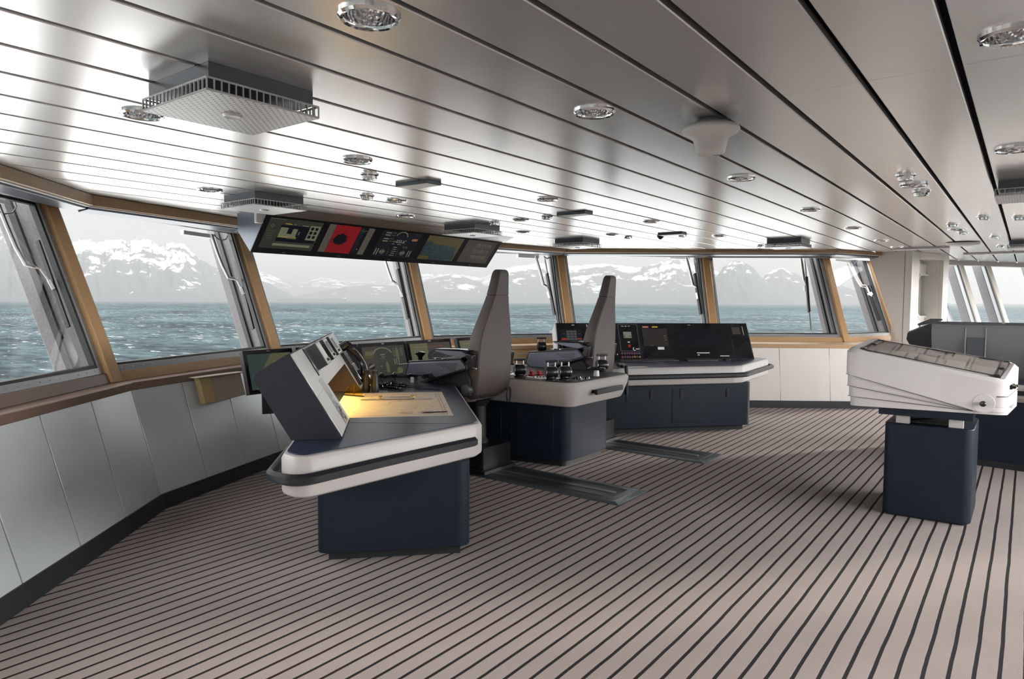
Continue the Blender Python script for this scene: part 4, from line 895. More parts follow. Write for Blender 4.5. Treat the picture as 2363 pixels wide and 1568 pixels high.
mb = MB(); mb.prism(inset_poly(bc, .05), 0, .065, M['plinth']); mb.build('plinth', parent=cc)
mb = MB(); mb.beam((5.62, 3.245, .735), (6.14, 3.245, .735), .03, .05, M['rail']); mb.build('handrail', parent=cc, bevel=.006)
for x_ in (5.66, 6.10):
    mb = MB(); mb.beam((x_, 3.255, .735), (x_, 3.32, .735), .03, .03, M['rail']); mb.build('handrail_bracket', parent=cc)
qa, qb = Vector((5.35, 4.1)), Vector((5.475, 3.47)); qt = (qb - qa).normalized(); qn = Vector((qt.y, -qt.x)) 
if qn.x > 0: qn = -qn
for s0, s1, ls in ((-.02, .50, (.09, .37)),):
    mb = MB(); face_quad(mb, None, qa, qt, qn, s0 + .05, s1, .10, .555, 0, .005, M['navy']); dr = mb.build('cabinet_door', parent=cc, bevel=.002, seg=1)
    for s in ls: latch(dr, Matrix(), qa, qt, qn, s + .04, .47)
qa2, qb2 = Vector((5.22, 5.3)), Vector((5.35, 4.1)); qt2 = (qb2 - qa2).normalized(); qn2 = Vector((qt2.y, -qt2.x))
if qn2.x > 0: qn2 = -qn2
mb = MB(); face_quad(mb, None, qa2, qt2, qn2, .55, 1.14, .10, .555, 0, .005, M['navy']); dr = mb.build('cabinet_door', parent=cc, bevel=.002, seg=1); latch(dr, Matrix(), qa2, qt2, qn2, .98, .47)
ZCT = ZC + .002
def lever(x, y, z, label, s=1.0):
    t_ = thing('throttle_lever', label, 'lever', (x, y, z), -.72, 'azimuth control levers')
    T_ = Matrix.Translation((x, y, z)) @ Matrix.Rotation(-.72, 4, 'Z') @ Matrix.Scale(s, 4)
    mb = MB(T_); mb.lathe([(.060, 0), (.060, .01), (.042, .022), (.038, .04)], M['black'], 20); mb.build('base', parent=t_)
    mb = MB(T_); mb.lathe([(.030, -.056), (.050, -.05), (.058, -.035), (.058, .035), (.050, .05), (.030, .056)], M['black'], 22, (0, 0, .075), (1, 0, 0)); mb.build('drum', parent=t_)
    for q in (-1, 1):
        mb = MB(T_); mb.lathe([(.045, 0), (.045, .006), (.018, .008)], M['steel'], 18, (q * .052, 0, .075), (q, 0, 0)); mb.build('end_disc', parent=t_)
        mb = MB(T_); mb.tube([(q * .036, 0, .115), (q * .036, 0, .175)], .009, M['steel'], 8); mb.build('upright', parent=t_)
    mb = MB(T_); mb.tube([(-.058, 0, .18), (.058, 0, .18)], .013, M['black'], 10); mb.build('grip', parent=t_)
lever(5.385, 3.60, ZCT, 'black throttle lever, left of the close pair at the near end of the centre console')
lever(5.50, 3.52, ZCT, 'black throttle lever, right of the close pair at the near end of the centre console')
lever(5.42, 4.00, ZCT, 'black throttle lever standing alone just right of the near chair back', .95)
lever(6.35, 3.60, ZCT, 'black throttle lever on the far side of the centre console behind the second chair')
# red guarded switches
for k_, (x_, y_) in enumerate(((5.52, 4.03), (5.60, 3.98), (5.66, 3.93), (5.72, 3.88))):
    mb = MB(Matrix.Translation((x_, y_, ZCT))); mb.box((0, 0, .006), (.055, .055, .012), M['red']); mb.lathe([(.022, .012), (.022, .04), (.018, .046), (.004, .048)], M['red'], 14); mb.box((0, .02, .035), (.012, .012, .05), M['red'])
    o = mb.build('emergency_button', bevel=.002, seg=1); tag(o, 'red guarded emergency button, %s of the row behind the close lever pair' % ('first', 'second', 'third', 'last')[k_], 'button', 'red guarded buttons')
mb = MB(); mb.prism(rpoly([(5.33, 4.22), (5.62, 4.12), (5.66, 4.30), (5.37, 4.42)], .01, 3), ZCT, ZCT + .004, M['steel'])
for k_ in range(4): mb.tube([(5.40 + .07 * k_, 4.33 - .024 * k_, ZCT + .004), (5.40 + .07 * k_, 4.33 - .024 * k_, ZCT + .02)], .016, M['chrome'], 10)
o = mb.build('switch_plate'); tag(o, 'bright steel switch plate behind the lone lever', 'switch plate')
mb = MB(); mb.prism(rpoly([(5.36, 3.70), (5.56, 3.62), (5.66, 3.84), (5.44, 3.94)], .01, 3), ZCT, ZCT + .004, M['steel'])
for k_ in range(5): mb.box((5.44 + .03 * k_, 3.84 - .018 * k_, ZCT + .008), (.014, .014, .008), M['black'])
o = mb.build('switch_plate'); tag(o, 'pale steel switch plate just behind the close lever pair', 'switch plate')
mb = MB(); mb.prism(rpoly([(5.58, 3.36), (5.80, 3.36), (5.80, 3.56), (5.58, 3.56)], .01, 3), ZCT, ZCT + .003, M['gloss'])
for k_ in range(8): mb.box((5.62 + .045 * (k_ % 4), 3.41 + .07 * (k_ // 4), ZCT + .008), (.016, .016, .014), M['steel'] if k_ % 3 == 0 else M['black'])
for k_ in range(3): mb.beam((5.60 + .06 * k_, 3.37, ZCT + .004), (5.64 + .06 * k_, 3.40, ZCT + .004), .006, .004, M['labelw'])
o = mb.build('button_panel'); tag(o, 'black button panel right of the close lever pair', 'control panel')
tl = thing('tiller_wheel', 'small black mini wheel with pale hub by the right end of the centre console rim', 'wheel', (5.96, 3.42, ZCT), 0)
mb = MB(Matrix.Translation((5.98, 3.45, ZCT))); mb.lathe([(.03, 0), (.026, .05), (.018, .06)], M['labelw'], 14); mb.build('hub', parent=tl)
mb = MB(Matrix.Translation((5.98, 3.45, ZCT))); mb.tube([(.085 * math.cos(t), .085 * math.sin(t), .075) for t in [2 * PI * k_ / 24 for k_ in range(24)]], .009, M['gloss'], 8, True)
for t in (0, 2.1, 4.2): mb.tube([(0, 0, .06), (.085 * math.cos(t), .085 * math.sin(t), .075)], .005, M['gloss'], 6)
mb.build('wheel_ring', parent=tl)
for k_, (x_, y_, lb) in enumerate(((5.55, 4.55, 'small dark tilted display behind the near chair back on the centre console'), )):
    t_ = thing('small_display', lb, 'display', (x_, y_, ZCT), 0)
    mb = MB(); mb.ext([(x_ - .12, y_, ZCT), (x_ - .12, y_ + .10, ZCT), (x_ - .12, y_ + .07, ZCT + .15), (x_ - .12, y_ + .05, ZCT + .155)], (.24, 0, 0), M['black']); mb.build('case', parent=t_, bevel=.003)
    mb = MB(); pl_ = Plate(mb, (x_ - .10, y_ + .006, ZCT + .018), (.20, 0, 0), (0, .040, .122), (0, -.95, .31)); pl_.rect(0, 0, 1, 1, S['blue2'], .001); mb.build('screen', parent=t_)
# ================================================================= HELM CHAIRS on deck rails
def make_chair(x, y, label, knob):
    r = thing('helm_chair', label, 'chair', (x, y, 0), 0, 'helm chairs')
    O = Matrix.Translation((x, y, 0)); L = M['leather']
    def sec(z, w, yb, t, ch):      # horizontal section: flat aft facet, chamfered sides
        wf = w + .012
        return [(-w + .012, yb, z), (w - .012, yb, z), (w, yb + .012, z), (wf, yb + t * .5, z), (wf - .006, yb + t, z), (wf - .03, yb + t + .012, z), (-wf + .03, yb + t + .012, z), (-wf + .006, yb + t, z), (-wf, yb + t * .5, z), (-w, yb + .012, z)]
    prof = [(.665, .12, .16, .10), (.685, .19, .06, .16), (.73, .225, .00, .18), (.80, .245, -.035, .17), (.92, .248, -.05, .155), (1.05, .245, -.055, .145), (1.20, .238, -.065, .135), (1.30, .218, -.075, .125), (1.40, .186, -.090, .115), (1.50, .150, -.105, .108), (1.60, .118, -.122, .102), (1.645, .107, -.130, .10)]
    mb = MB(O); mb.loft([sec(z, w, yb, t, 0) for z, w, yb, t in prof], L); mb.build('backrest', parent=r, bevel=.008, smooth=.5)
    mb = MB(O); mb.loft([sec(z, w, yb, t, 0) for z, w, yb, t in ((1.642, .100, -.127, .092), (1.650, .100, -.128, .092), (1.654, .105, -.131, .099), (1.70, .097, -.136, .094), (1.78, .085, -.146, .088), (1.85, .075, -.154, .082), (1.872, .066, -.150, .07), (1.885, .05, -.14, .05))], L); mb.build('headrest', parent=r, bevel=.010, seg=3, smooth=.5)
    mb = MB(O); sp = rpoly([(-.25, .10), (.25, .10), (.26, .62), (-.26, .62)], .07, 5)
    mb.loft([[(a * .8, .10 + (b - .1) * .85, .655) for a, b in sp], [(a * .97, b * 1.0, .70) for a, b in sp], [(a, b, .78) for a, b in sp], [(a * .96, b * .99, .815) for a, b in sp]], L); mb.build('seat', parent=r, bevel=.006)
    for s in (-1, 1):
        mb = MB(O); pts = [(.80, .88), (.752, 1.0), (.10, 1.062), (.052, 1.02), (.035, .985), (.675, .795)]
        mb.loft([[(s * .335, a, b) for a, b in pts], [(s * .215, a, b) for a, b in pts]], M['armgrey']); arm = mb.build('armrest_console', parent=r, bevel=.012)
        mb = MB(O); pts2 = [(.815, .88), (.765, 1.015), (.10, 1.078), (.03, 1.02), (.02, .975), (.675, .775)]
        mb.loft([[(s * .326, a, b) for a, b in pts2], [(s * .222, a, b) for a, b in pts2]], M['black']); mb.build('edge_shell', parent=arm, bevel=.006)
        mb = MB(O)
        for i in range(5):
            for j in range(12 - i * 2): mb.tube([(s * .3352, .135 + .021 * j + .005 * i, 1.025 - .0019 * (j * 1.0) - .016 * i), (s * .3358, .135 + .021 * j + .005 * i, 1.025 - .0019 * j - .016 * i)], .0062, M['rubber'], 6)
        mb.build('speaker_grille', parent=arm)
        # padded upper rest with folded wing
        mb = MB(O); w = [(.425, 1.128), (.24, 1.094), (.09, 1.080), (.03, 1.10), (.085, 1.140), (.40, 1.139)]
        mb.loft([[(s * .322, a, b) for a, b in w], [(s * .215, a, b) for a, b in w]], M['armgrey']); pad = mb.build('arm_pad', parent=r, bevel=.003)
        mb = MB(O); w = [(.43, 1.137), (.10, 1.141), (.0, 1.141), (.0, 1.152), (.12, 1.156), (.42, 1.148)]
        mb.loft([[(s * .328, a, b) for a, b in w], [(s * .205, a, b) for a, b in w]], M['gloss']); mb.build('pad_top', parent=pad, bevel=.003)
        mb = MB(O); mb.ext([(s * .318, .085, 1.13), (s * .318, .02, 1.065), (s * .318, .075, 1.02), (s * .318, .05, .985), (s * .318, -.02, .99), (s * .318, -.04, 1.11)], (-s * .07, 0, 0), M['black']); mb.build('arm_bracket', parent=r, bevel=.008)
        mb = MB(O); mb.beam((s * .29, .04, .992), (s * .29, -.065, .985), .012, .016, M['chrome']); mb.build('release_lever', parent=r, bevel=.003)
        mb = MB(O); mb.ext([(s * .29, .62, .80), (s * .29, .10, 1.0), (s * .29, .02, .90), (s * .29, .02, .73), (s * .29, .18, .70)], (-s * .03, 0, 0), M['hood']); mb.build('arm_support', parent=r, bevel=.006)
        mb = MB(O); mb.lathe([(.042, 0), (.052, .004), (.052, .05), (.044, .058), (.01, .06)], M['dsteel'], 22, (s * .245, .06, .785), (s, 0, 0)); mb.build('pivot_knob', parent=r)
        if knob == 'mushroom' or s > 0:
            mb = MB(O); c = (s * .27, .66, 1.018); mb.lathe([(.022, 0), (.022, .035), (.028, .045), (.05, .066), (.056, .075), (.05, .082), (.02, .09), (.004, .091)], M['gloss'], 20, c); mb.build('control_knob', parent=arm)
        else:
            T_ = Matrix.Translation((x + s * .27, y + .62, 1.018)) @ Matrix.Rotation(-.72, 4, 'Z')
            mb = MB(T_); mb.lathe([(.030, -.05), (.05, -.045), (.056, -.03), (.056, .03), (.05, .045), (.03, .05)], M['black'], 20, (0, 0, .06), (1, 0, 0))
            for q in (-1, 1): mb.tube([(q * .035, 0, .09), (q * .035, 0, .15)], .008, M['steel'], 8)
            mb.tube([(-.054, 0, .155), (.054, 0, .155)], .012, M['black'], 10); mb.build('control_lever', parent=arm)
        mb = MB(O); mb.box((s * .27, .38, 1.052), (.07, .22, .006), M['gloss'])
        for k in range(4): mb.box((s * .27, .31 + .045 * k, 1.057), (.04, .02, .006), M['steel'] if k % 2 else M['black'])
        mb.build('key_strip', parent=arm)
        mb = MB(O); mb.tube([(s * .29, .77, .985), (s * .29, .93, .965)], .006, M['frame'], 6); mb.build('grab_bar', parent=arm)
    mb = MB(O); mb.tube([(.20 + .028 * math.sin(t), -.055 - .004 * math.cos(t), .70 + .075 * math.cos(t)) for t in [2 * PI * k / 18 for k in range(18)]], .008, M['rubber'], 6, True); mb.build('strap_loop', parent=r)
    mb = MB(O); mb.lathe([(.085, .24), (.085, .27), (.065, .30), (.062, .60), (.11, .665)], M['blackm'], 24, (0, .14, 0)); mb.build('pedestal', parent=r)
    mb = MB(O); mb.prism(rpoly([(-.21, -.08), (.21, -.08), (.21, .46), (-.21, .46)], .02, 3), .04, .25, M['black']); mb.build('sledge_housing', parent=r, bevel=.006)
    mb = MB(O); mb.prism([(-.24, -.12), (.24, -.12), (.24, .52), (-.24, .52)], .014, .045, M['blackm']); mb.build('sledge_plate', parent=r, bevel=.003)
    return r
make_chair(4.97, 4.0, 'dark brown high-backed helm chair nearest the chart desk', 'mushroom')
make_chair(6.72, 3.83, 'dark brown high-backed helm chair in front of the black sloping console', 'lever')
def deck_rail(x, y0, y1, label):
    r = thing('chair_rail', label, 'floor rail', (x, (y0 + y1) / 2, 0), 0, 'chair rails')
    mb = MB(); w = .27
    for (pa, pb) in (((x - w, y0), (x - w, y1)), ((x + w, y0), (x + w, y1)), ((x - w, y0), (x + w, y0))):
        pass
    ring0 = [(x - w, y0), (x + w, y0), (x + w, y1), (x - w, y1)]
    def ins(d): return [(x - w + d, y0 + d), (x + w - d, y0 + d), (x + w - d, y1 - d), (x - w + d, y1 - d)]
    mb.loft([[(a, b, z) for a, b in ins(d)] for d, z in ((0, 0), (.006, .003), (.07, .014), (.075, .0135))], M['dsteel']); mb.build('edge_frame', parent=r, bevel=.001, seg=1)
    mb = MB(); mb.loft([[(a, b, z) for a, b in ins(d)] for d, z in ((.082, .0135), (.084, .0155), (.13, .016), (.132, .0148))], M['dsteel']); mb.build('cover_plate', parent=r)
    for s in (-1, 1):
        mb = MB(); mb.box((x + s * .155, (y0 + y1) / 2 + .05, .0155), (.012, y1 - y0 - .3, .003), M['plinth']); mb.build('side_slot', parent=r)
    mb = MB(); sl = rpoly([(x - .022, y0 + .17), (x + .022, y0 + .17), (x + .022, y1 - .1), (x - .022, y1 - .1)], .02, 6); mb.prism(sl, .0145, .0175, M['steelslot']); mb.build('guide_slot', parent=r)
M['steelslot'] = mat('worn_guide_metal', (.30, .27, .23), .35, metal=.8)
deck_rail(4.97, 2.50, 5.1, 'dark steel deck rail running back from the near chair')
deck_rail(6.72, 2.49, 4.9, 'dark steel deck rail running back from the far chair')

# ================================================================= forward desk and its monitors
fc = thing('forward_console', 'dark low console under the front windows carrying the row of monitors', 'console', (4.6, 5.1, 0))
ft = rpoly([(3.02, 4.72), (3.02, 5.14), (3.55, 5.38), (6.45, 5.38), (6.45, 4.98), (4.62, 4.98), (4.40, 4.76), (3.2, 4.74)], 0)
p0 = Lw(-.012, 3.06); p1 = Lw(1.125, 3.06)
ft = [(p0.x, p0.y), (p1.x, p1.y), (4.98 + .28, 5.06), (6.6, 5.06), (6.6, 5.52), (3.55, 5.40), (3.05, 5.22)]
ft = [(p0.x + .04, p0.y), (p1.x, p1.y + .02), (5.24, 5.30), (5.05, 5.36), (5.05, 5.56), (3.66, 5.46), (3.2, 5.28)]
ftop = [(3.06, 4.93), (p0.x, p0.y), (p1.x, p1.y), (4.97, 5.02), (6.55, 5.38), (6.55, 5.60), (3.7, 5.46), (3.2, 5.26)]
mb = MB(); mb.prism([(4.42, 5.50), (5.16, 4.86), (5.42, 5.20), (6.62, 5.34), (6.62, 5.62), (4.5, 5.62)], ZW - .06, ZW - .001, M['desk']); mb.build('worktop', parent=fc, bevel=.003, seg=1)
mb = MB(); mb.prism([(5.30, 5.36), (6.58, 5.40), (6.58, 5.60), (4.60, 5.60), (4.60, 5.52)], .0, ZW - .06, M['navy']); mb.build('base_cabinet', parent=fc)
YM = 5.30
def monitor(x0, x1, label, draw, z1=1.165, z0=.80, dy=-.10):
    r = thing('monitor', label, 'monitor', ((x0 + x1) / 2, YM, z0), 0, 'forward console monitors')
    ey = Vector((0, dy, z0 - z1)); n = Vector((0, z0 - z1, -dy)).normalized()
    if n.y > 0: n = -n
    a = Vector((x0, YM, z1)); b = Vector((x1, YM, z1)); th = .055
    mb = MB(); q = [a, b, b + ey, a + ey]; mb.ext(q, -n * th, M['blackm']); mb.build('case', parent=r, bevel=.005)
    w = x1 - x0; h = ey.length
    mb = MB(); pl_ = Plate(mb, a + n * .0005, (1, 0, 0), ey.normalized(), n); e = .032
    mb2 = MB(); p2 = Plate(mb2, a + n * .0005, (1, 0, 0), ey.normalized(), n); p2.rect(.004, .004, w - .004, h - .004, M['gloss'], .0004); mb2.build('bezel_glass', parent=r, smooth=0)
    pl_.rect(e, e + .006, w - e, h - e, S['bg2'], .001); P_ = Plate(mb, pl_.p(e, e + .006, .0014), Vector((w - 2 * e, 0, 0)), ey.normalized() * (h - 2 * e - .006), n); draw(P_); mb.build('screen', parent=r, smooth=0)
    mb = MB(); pl_ = Plate(mb, a + n * .0005, (1, 0, 0), ey.normalized(), n); pl_.rect(w * .5 - .018, .010, w * .5 + .018, .020, M['frame'], .001); mb.build('maker_badge', parent=r, smooth=0)
    foot = Vector(((x0 + x1) / 2, YM + .04, z0 - .01)) if x0 > 3.5 else Vector((x0 + .24, YM - .02, .60))
    mb = MB(); mb.beam(a.lerp(b, .5) + ey * .6 - n * th, foot, .12, .04, M['black']); mb.build('bracket', parent=r)
    return r
def d_chart(p):
    p.rect(0, 0, 1, 1, S['blue2']); p.poly([(.1, 1), (.35, .35), (.55, 0), (1, 0), (1, .3), (.62, 1)], S['ol'], .001); p.poly([(.35, 1), (.6, .2), (.62, .2), (.40, 1)], S['line'], .0014)
def d_blank(p):
    p.rect(0, 0, 1, 1, S['dk'])
    for k in range(8): p.rect(.06, .1 + .1 * k, .06 + .2 + .1 * (k % 3), .12 + .1 * k, S['bg'], .001)
def d_conning(p):
    p.rect(0, 0, 1, 1, S['bg']); p.rect(0, 0, .30, 1, S['dim'], .0008); p.rect(.04, .12, .25, .40, S['sand'], .0012); p.rect(.06, .16, .23, .30, S['ol'], .0014)
    p.arc(.45, .30, .20, .23, -PI * .93, -PI * .07, S['ol2'], .0012, asp=1.1); p.rect(.40, .28, .5, .31, S['line'], .0012); p.rect(.42, .36, .48, .38, S['line'], .0012)
    ship = [(0, 0), (.035, .10), (.04, .35), (.035, .42), (-.035, .42), (-.04, .35), (-.035, .10)]
    p.poly([(.80 + a, .05 + b) for a, b in ship], S['ol'], .0012); p.poly([(.52 + a, .52 + b * .9) for a, b in ship], S['ol'], .0012); p.disc(.80, .86, .07, S['ol'], .0012, asp=1.3); p.disc(.15, .66, .08, S['dk'], .0012, asp=1.3); p.poly([(.08, .66), (.2, .58), (.22, .64), (.1, .72)], S['ol2'], .0016)
    for k in range(5):
        p.rect(.88, .12 + .06 * k, .95, .13 + .06 * k, S['line'], .0012); p.rect(.70, .12 + .06 * k, .75, .13 + .06 * k, S['line'], .0012)
    for k in range(3): p.rect(.70 + .05 * k, .46, .712 + .05 * k, .66, S['line'], .0012)
    p.rect(.3, .49, 1, .495, S['ol'], .0012); p.rect(.3, .0, .305, 1, S['ol'], .0012)
    for k in range(4): p.rect(.34 + .04 * k, .42, .365 + .04 * k, .43, S['line'], .0012)
    p.rect(.34, .66, .40, .68, S['line'], .0012); p.rect(.36, .72, .38, .74, S['line'], .0012); p.rect(.7, .94, .85, .955, S['yel'], .0012)
def d_radar(p):
    p.rect(0, 0, 1, 1, S['dim']); p.rect(0, 0, .42, 1, S['ol'], .0008); p.disc(.68, .5, .3, S['bg2'], .001, 30, .9); p.arc(.68, .5, .18, .19, 0, 6.28, S['ol'], .0014, 30, .9)
    for k in range(14): p.rect(.10 + .055 * k, .12 + .01 * (k % 2), .14 + .055 * k, .14 + .01 * (k % 2), S['line'] if k < 6 else S['redl'], .0014)
    for k in range(8): p.rect(.06, .25 + .08 * k, .3 + .02 * (k % 3), .265 + .08 * k, S['ol2'], .0012)
monitor(3.222, 3.712, 'monitor with green chart picture at the end of the row, half hidden by the hood', d_chart)
monitor(3.75, 4.455, 'dark monitor in the row just behind the chart desk hood', d_blank)
monitor(4.475, 5.113, 'monitor showing ship outlines and dials beside the near chair armrest', d_conning)
monitor(5.135, 5.83, 'monitor with olive left half behind the near chair arm', d_radar)
monitor(5.94, 6.58, 'last monitor of the row, mostly hidden by the near chair back', d_radar)

# ================================================================= overhead screens
oh = thing('overhead_display_bank', 'dark angled overhead housing with five screens above the front window', 'display bank', (5.2, 5.6, 2.02))
X0, X1 = 3.505, 6.862; pf = [(5.352, 2.345), (5.612, 2.027), (5.803, 2.219), (5.813, 2.392), (5.352, 2.392)]
mb = MB(); mb.loft([[(X0, a, b) for a, b in pf], [(X1, a, b) for a, b in pf]], M['ohous']) if False else None
M['ohous'] = mat('blue_grey_steel', (.15, .175, .21), .38, metal=.4)
mb.loft([[(X0, a, b) for a, b in pf], [(X1, a, b) for a, b in pf]], M['ohous']); hb = mb.build('housing', parent=oh, bevel=.003, seg=1)
mb = MB(); pf2 = [(5.351, 2.342), (5.315, 2.352), (5.20, 2.399), (5.352, 2.399)]; mb.loft([[(X0, a, b) for a, b in pf2], [(X1 + .05, a, b) for a, b in pf2]], mat('mauve_grey_steel', (.26, .245, .26), .35, metal=.5)); mb.build('fascia', parent=oh)
fo_ = Vector((0, 5.352, 2.345)); fd_ = Vector((0, .26, -.318)); fl_ = fd_.length; fd_.normalize(); fn_ = Vector((0, -.318, -.26)).normalized()
mb = MB(); pl_ = Plate(mb, Vector((X0, 0, 0)) + fo_, (1, 0, 0), fd_, fn_); mb.ext([pl_.p(0, 0, 0), pl_.p(X1 - X0, 0, 0), pl_.p(X1 - X0, fl_, 0), pl_.p(0, fl_, 0)], fn_ * .006, M['blackm']); mb.build('front_panel', parent=oh, bevel=.002, seg=1)
def o_screen(x0, x1, draw):
    mb = MB(); pl_ = Plate(mb, Vector((0, 0, 0)) + fo_ + fn_ * .0065, (1, 0, 0), fd_, fn_); pl_.rect(x0, .018, x1, fl_ * .845, S['dk'], .0004)
    draw(Plate(mb, pl_.p(x0, .018, .0006), (x1 - x0, 0, 0), fd_ * (fl_ * .845 - .018), fn_), mb); mb.build('screen', parent=oh, smooth=0)
    mb = MB(); xm = (x0 + x1) / 2; pl_.mb = mb; pl_.rect(xm - .02, fl_ * .93, xm + .02, fl_ * .945, M['frame'], .001); mb.build('maker_badge', parent=oh, smooth=0)
def o1(p, mb):
    p.rect(0, 0, 1, 1, S['bg']); p.rect(.24, .20, .98, .75, S['dk'], .0008)
    p.poly([(.25, .28), (.39, .28), (.39, .48), (.48, .48), (.48, .30), (.57, .30), (.57, .62), (.25, .62)], S['ol2'], .0012); p.rect(.78, .14, .985, .64, S['ol2'], .0012)
    for a in range(2):
        for b in range(3): p.rect(.805 + .085 * a, .19 + .14 * b, .862 + .085 * a, .29 + .14 * b, S['dk'], .0016)
    p.rect(.26, .57, .60, .60, S['yel'], .0016); p.rect(.42, .59, .6, .64, S['ol'], .002); p.rect(.22, .82, .93, .90, S['ol2'], .0012); p.rect(.30, .14, .42, .17, S['yel'], .0012); p.rect(.46, .14, .5, .165, S['ol2'], .0012); p.rect(.62, .16, .74, .172, S['wht'], .0012); p.rect(.02, .02, .28, .035, S['ol'], .0012); p.rect(.6, .38, .63, .5, S['grey'], .0012)
    for dx, dy in ((0, -.04), (.025, 0), (-.025, 0), (0, .04)): p.disc(.09 + dx, .26 + dy, .01, S['ol2'], .0012, 8, 1.4)
    for k in range(4): p.rect(.04, .42 + .08 * k, .16, .43 + .08 * k, S['ol'], .0012)
def o2(p, mb):
    p.rect(0, 0, 1, 1, S['dk']); p.rect(0, 0, .14, 1, S['taupe'], .0008); p.rect(.86, 0, 1, 1, S['taupe'], .0008); p.rect(.145, 0, .68, 1, S['red'], .0008)
    r2 = random.Random(5); p.poly([(.34 + .14 * (1 + .14 * r2.uniform(-1, 1)) * math.cos(t), .50 + .20 * (1 + .14 * r2.uniform(-1, 1)) * math.sin(t)) for t in [2 * PI * k / 40 for k in range(40)]], S['dk'], .0014)
    for k in range(150):
        t = r2.uniform(0, 2 * PI); q = r2.uniform(.13, .26) * (1 if abs(t - PI) < 1.5 else .75); x = .34 + q * math.cos(t); y = .5 + q * 1.5 * math.sin(t)
        if .15 < x < .66 and .02 < y < .98: p.rect(x, y, x + .006 + .01 * r2.random(), y + .012, S['dk'], .0016)
    for k in range(16): p.rect(.70, .05 + .055 * k, .76 + .06 * r2.random(), .065 + .055 * k, S['bg'] if k > 3 else S['grn'], .0012)
    p.rect(.80, .80, .82, .83, S['yel'], .0014); p.rect(.70, .1, .84, .13, S['grn'], .0014)
def o3(p, mb):
    p.rect(0, 0, 1, 1, S['bg2'])
    for k in range(2):
        for j in range(2): p.rect(.10, .06 + .23 * k + .09 * j, .23, .10 + .23 * k + .09 * j, S['ol2'], .0012); p.rect(.26, .06 + .23 * k + .09 * j, .34, .08 + .23 * k + .09 * j, S['ol'], .0012)
    p.arc(.52, .22, .135, .155, -PI * .92, -PI * .06, S['ol2'], .0012, asp=1.5)
    q = p.p(.44, .43, .0016); ex = p.ex.normalized(); ey = (-p.ey).normalized(); T_ = Matrix((( ex.x, ey.x, p.n.x, q.x), (ex.y, ey.y, p.n.y, q.y), (ex.z, ey.z, p.n.z, q.z), (0, 0, 0, 1)))
    text_into(mb, '255.6\u00b0', .055, T_, S['wht'])
    q = p.p(.36, .42, .0016); T_ = Matrix((( ex.x, ey.x, p.n.x, q.x), (ex.y, ey.y, p.n.y, q.y), (ex.z, ey.z, p.n.z, q.z), (0, 0, 0, 1))); text_into(mb, 'HDG', .030, T_, S['line'])
    p.poly([(.80, .28), (.84, .22), (.96, .22), (.96, .30), (.84, .32)], S['orange'], .0012); p.rect(.36, .48, .43, .50, S['line'], .0012); p.rect(.50, .48, .60, .50, S['line'], .0012)
    for x in (.045, .10, .88, .935): p.rect(x, .70, x + .018, .95, S['line'], .0012)
    for x in (.22, .74): p.disc(x, .82, .065, S['grey'], .0012, 20, 1.5); p.rect(x - .07, .80, x + .07, .825, S['ol2'], .0016)
    for k in range(5): p.rect(.44 + .01 * (k % 2), .60 + .08 * k, .54 + .01 * (k % 3), .62 + .08 * k, S['line'], .0012)
    for k in range(10): p.rect(.36 + .0 * k, .70 + .025 * k, .368, .71 + .025 * k, S['line'], .0012); p.rect(.60, .70 + .025 * k, .608, .71 + .025 * k, S['line'], .0012)
    for k in range(4): p.rect(.68 + .07 * (k % 2), .55 + .05 * (k // 2), .73 + .07 * (k % 2), .57 + .05 * (k // 2), S['ol'], .0012)
def o4(p, mb):
    p.rect(0, 0, 1, 1, S['sand']); p.poly([(0, .30), (.10, .22), (.2, .30), (.3, .36), (.45, .34), (.62, .36), (.78, .40), (.92, .42), (.92, .60), (.96, .7), (.97, 1), (.28, 1), (.28, .84), (0, .84)], S['blue'], .0008)
    r2 = random.Random(9)
    for k in range(150):
        x, y = r2.uniform(.02, .86), r2.uniform(.34, .96)
        if x < .26 and y > .78: continue
        p.rect(x, y, x + r2.uniform(.02, .09), y + r2.uniform(.01, .04), S['blue2'] if r2.random() < .7 else S['blue'], .001 + .0001 * (k % 5))
def o5(p, mb):
    p.rect(0, 0, 1, 1, S['dim']); r2 = random.Random(4)
    for a in range(3):
        for b in range(3): p.rect(.36 + .18 * a, .14 + .26 * b, .50 + .18 * a, .30 + .26 * b, S['taupe'], .001); p.poly([(.38 + .18 * a, .29 + .26 * b), (.42 + .18 * a, .17 + .26 * b), (.47 + .18 * a, .27 + .26 * b)], S['bg'] if (a + b) % 2 else S['sand'], .0014)
for x0_, x1_, dr_ in ((3.557, 4.126, o1), (4.20, 4.768, o2), (4.876, 5.443, o3), (5.562, 6.148, o4), (6.23, 6.784, o5)): o_screen(x0_, x1_, dr_)
sn = thing('motion_sensor', 'small white sensor hanging at the left end of the overhead screens', 'sensor', (3.53, 5.28, 2.2))
sx = onpl(597, 500, (0, 5.30, 0), (0, 1, 0))
mb = MB(Matrix.Translation((sx.x, 5.30, 0))); mb.tube([(0, 0, 2.4), (0, 0, 2.345)], .02, M['white'], 10); mb.build('stalk', parent=sn)
mb = MB(Matrix.Translation((sx.x, 5.30, 0))); mb.prism(rpoly([(-.032, -.03), (.032, -.03), (.032, .03), (-.032, .03)], .02, 4), 2.255, 2.352, M['white']); mb.build('body', parent=sn, bevel=.006)

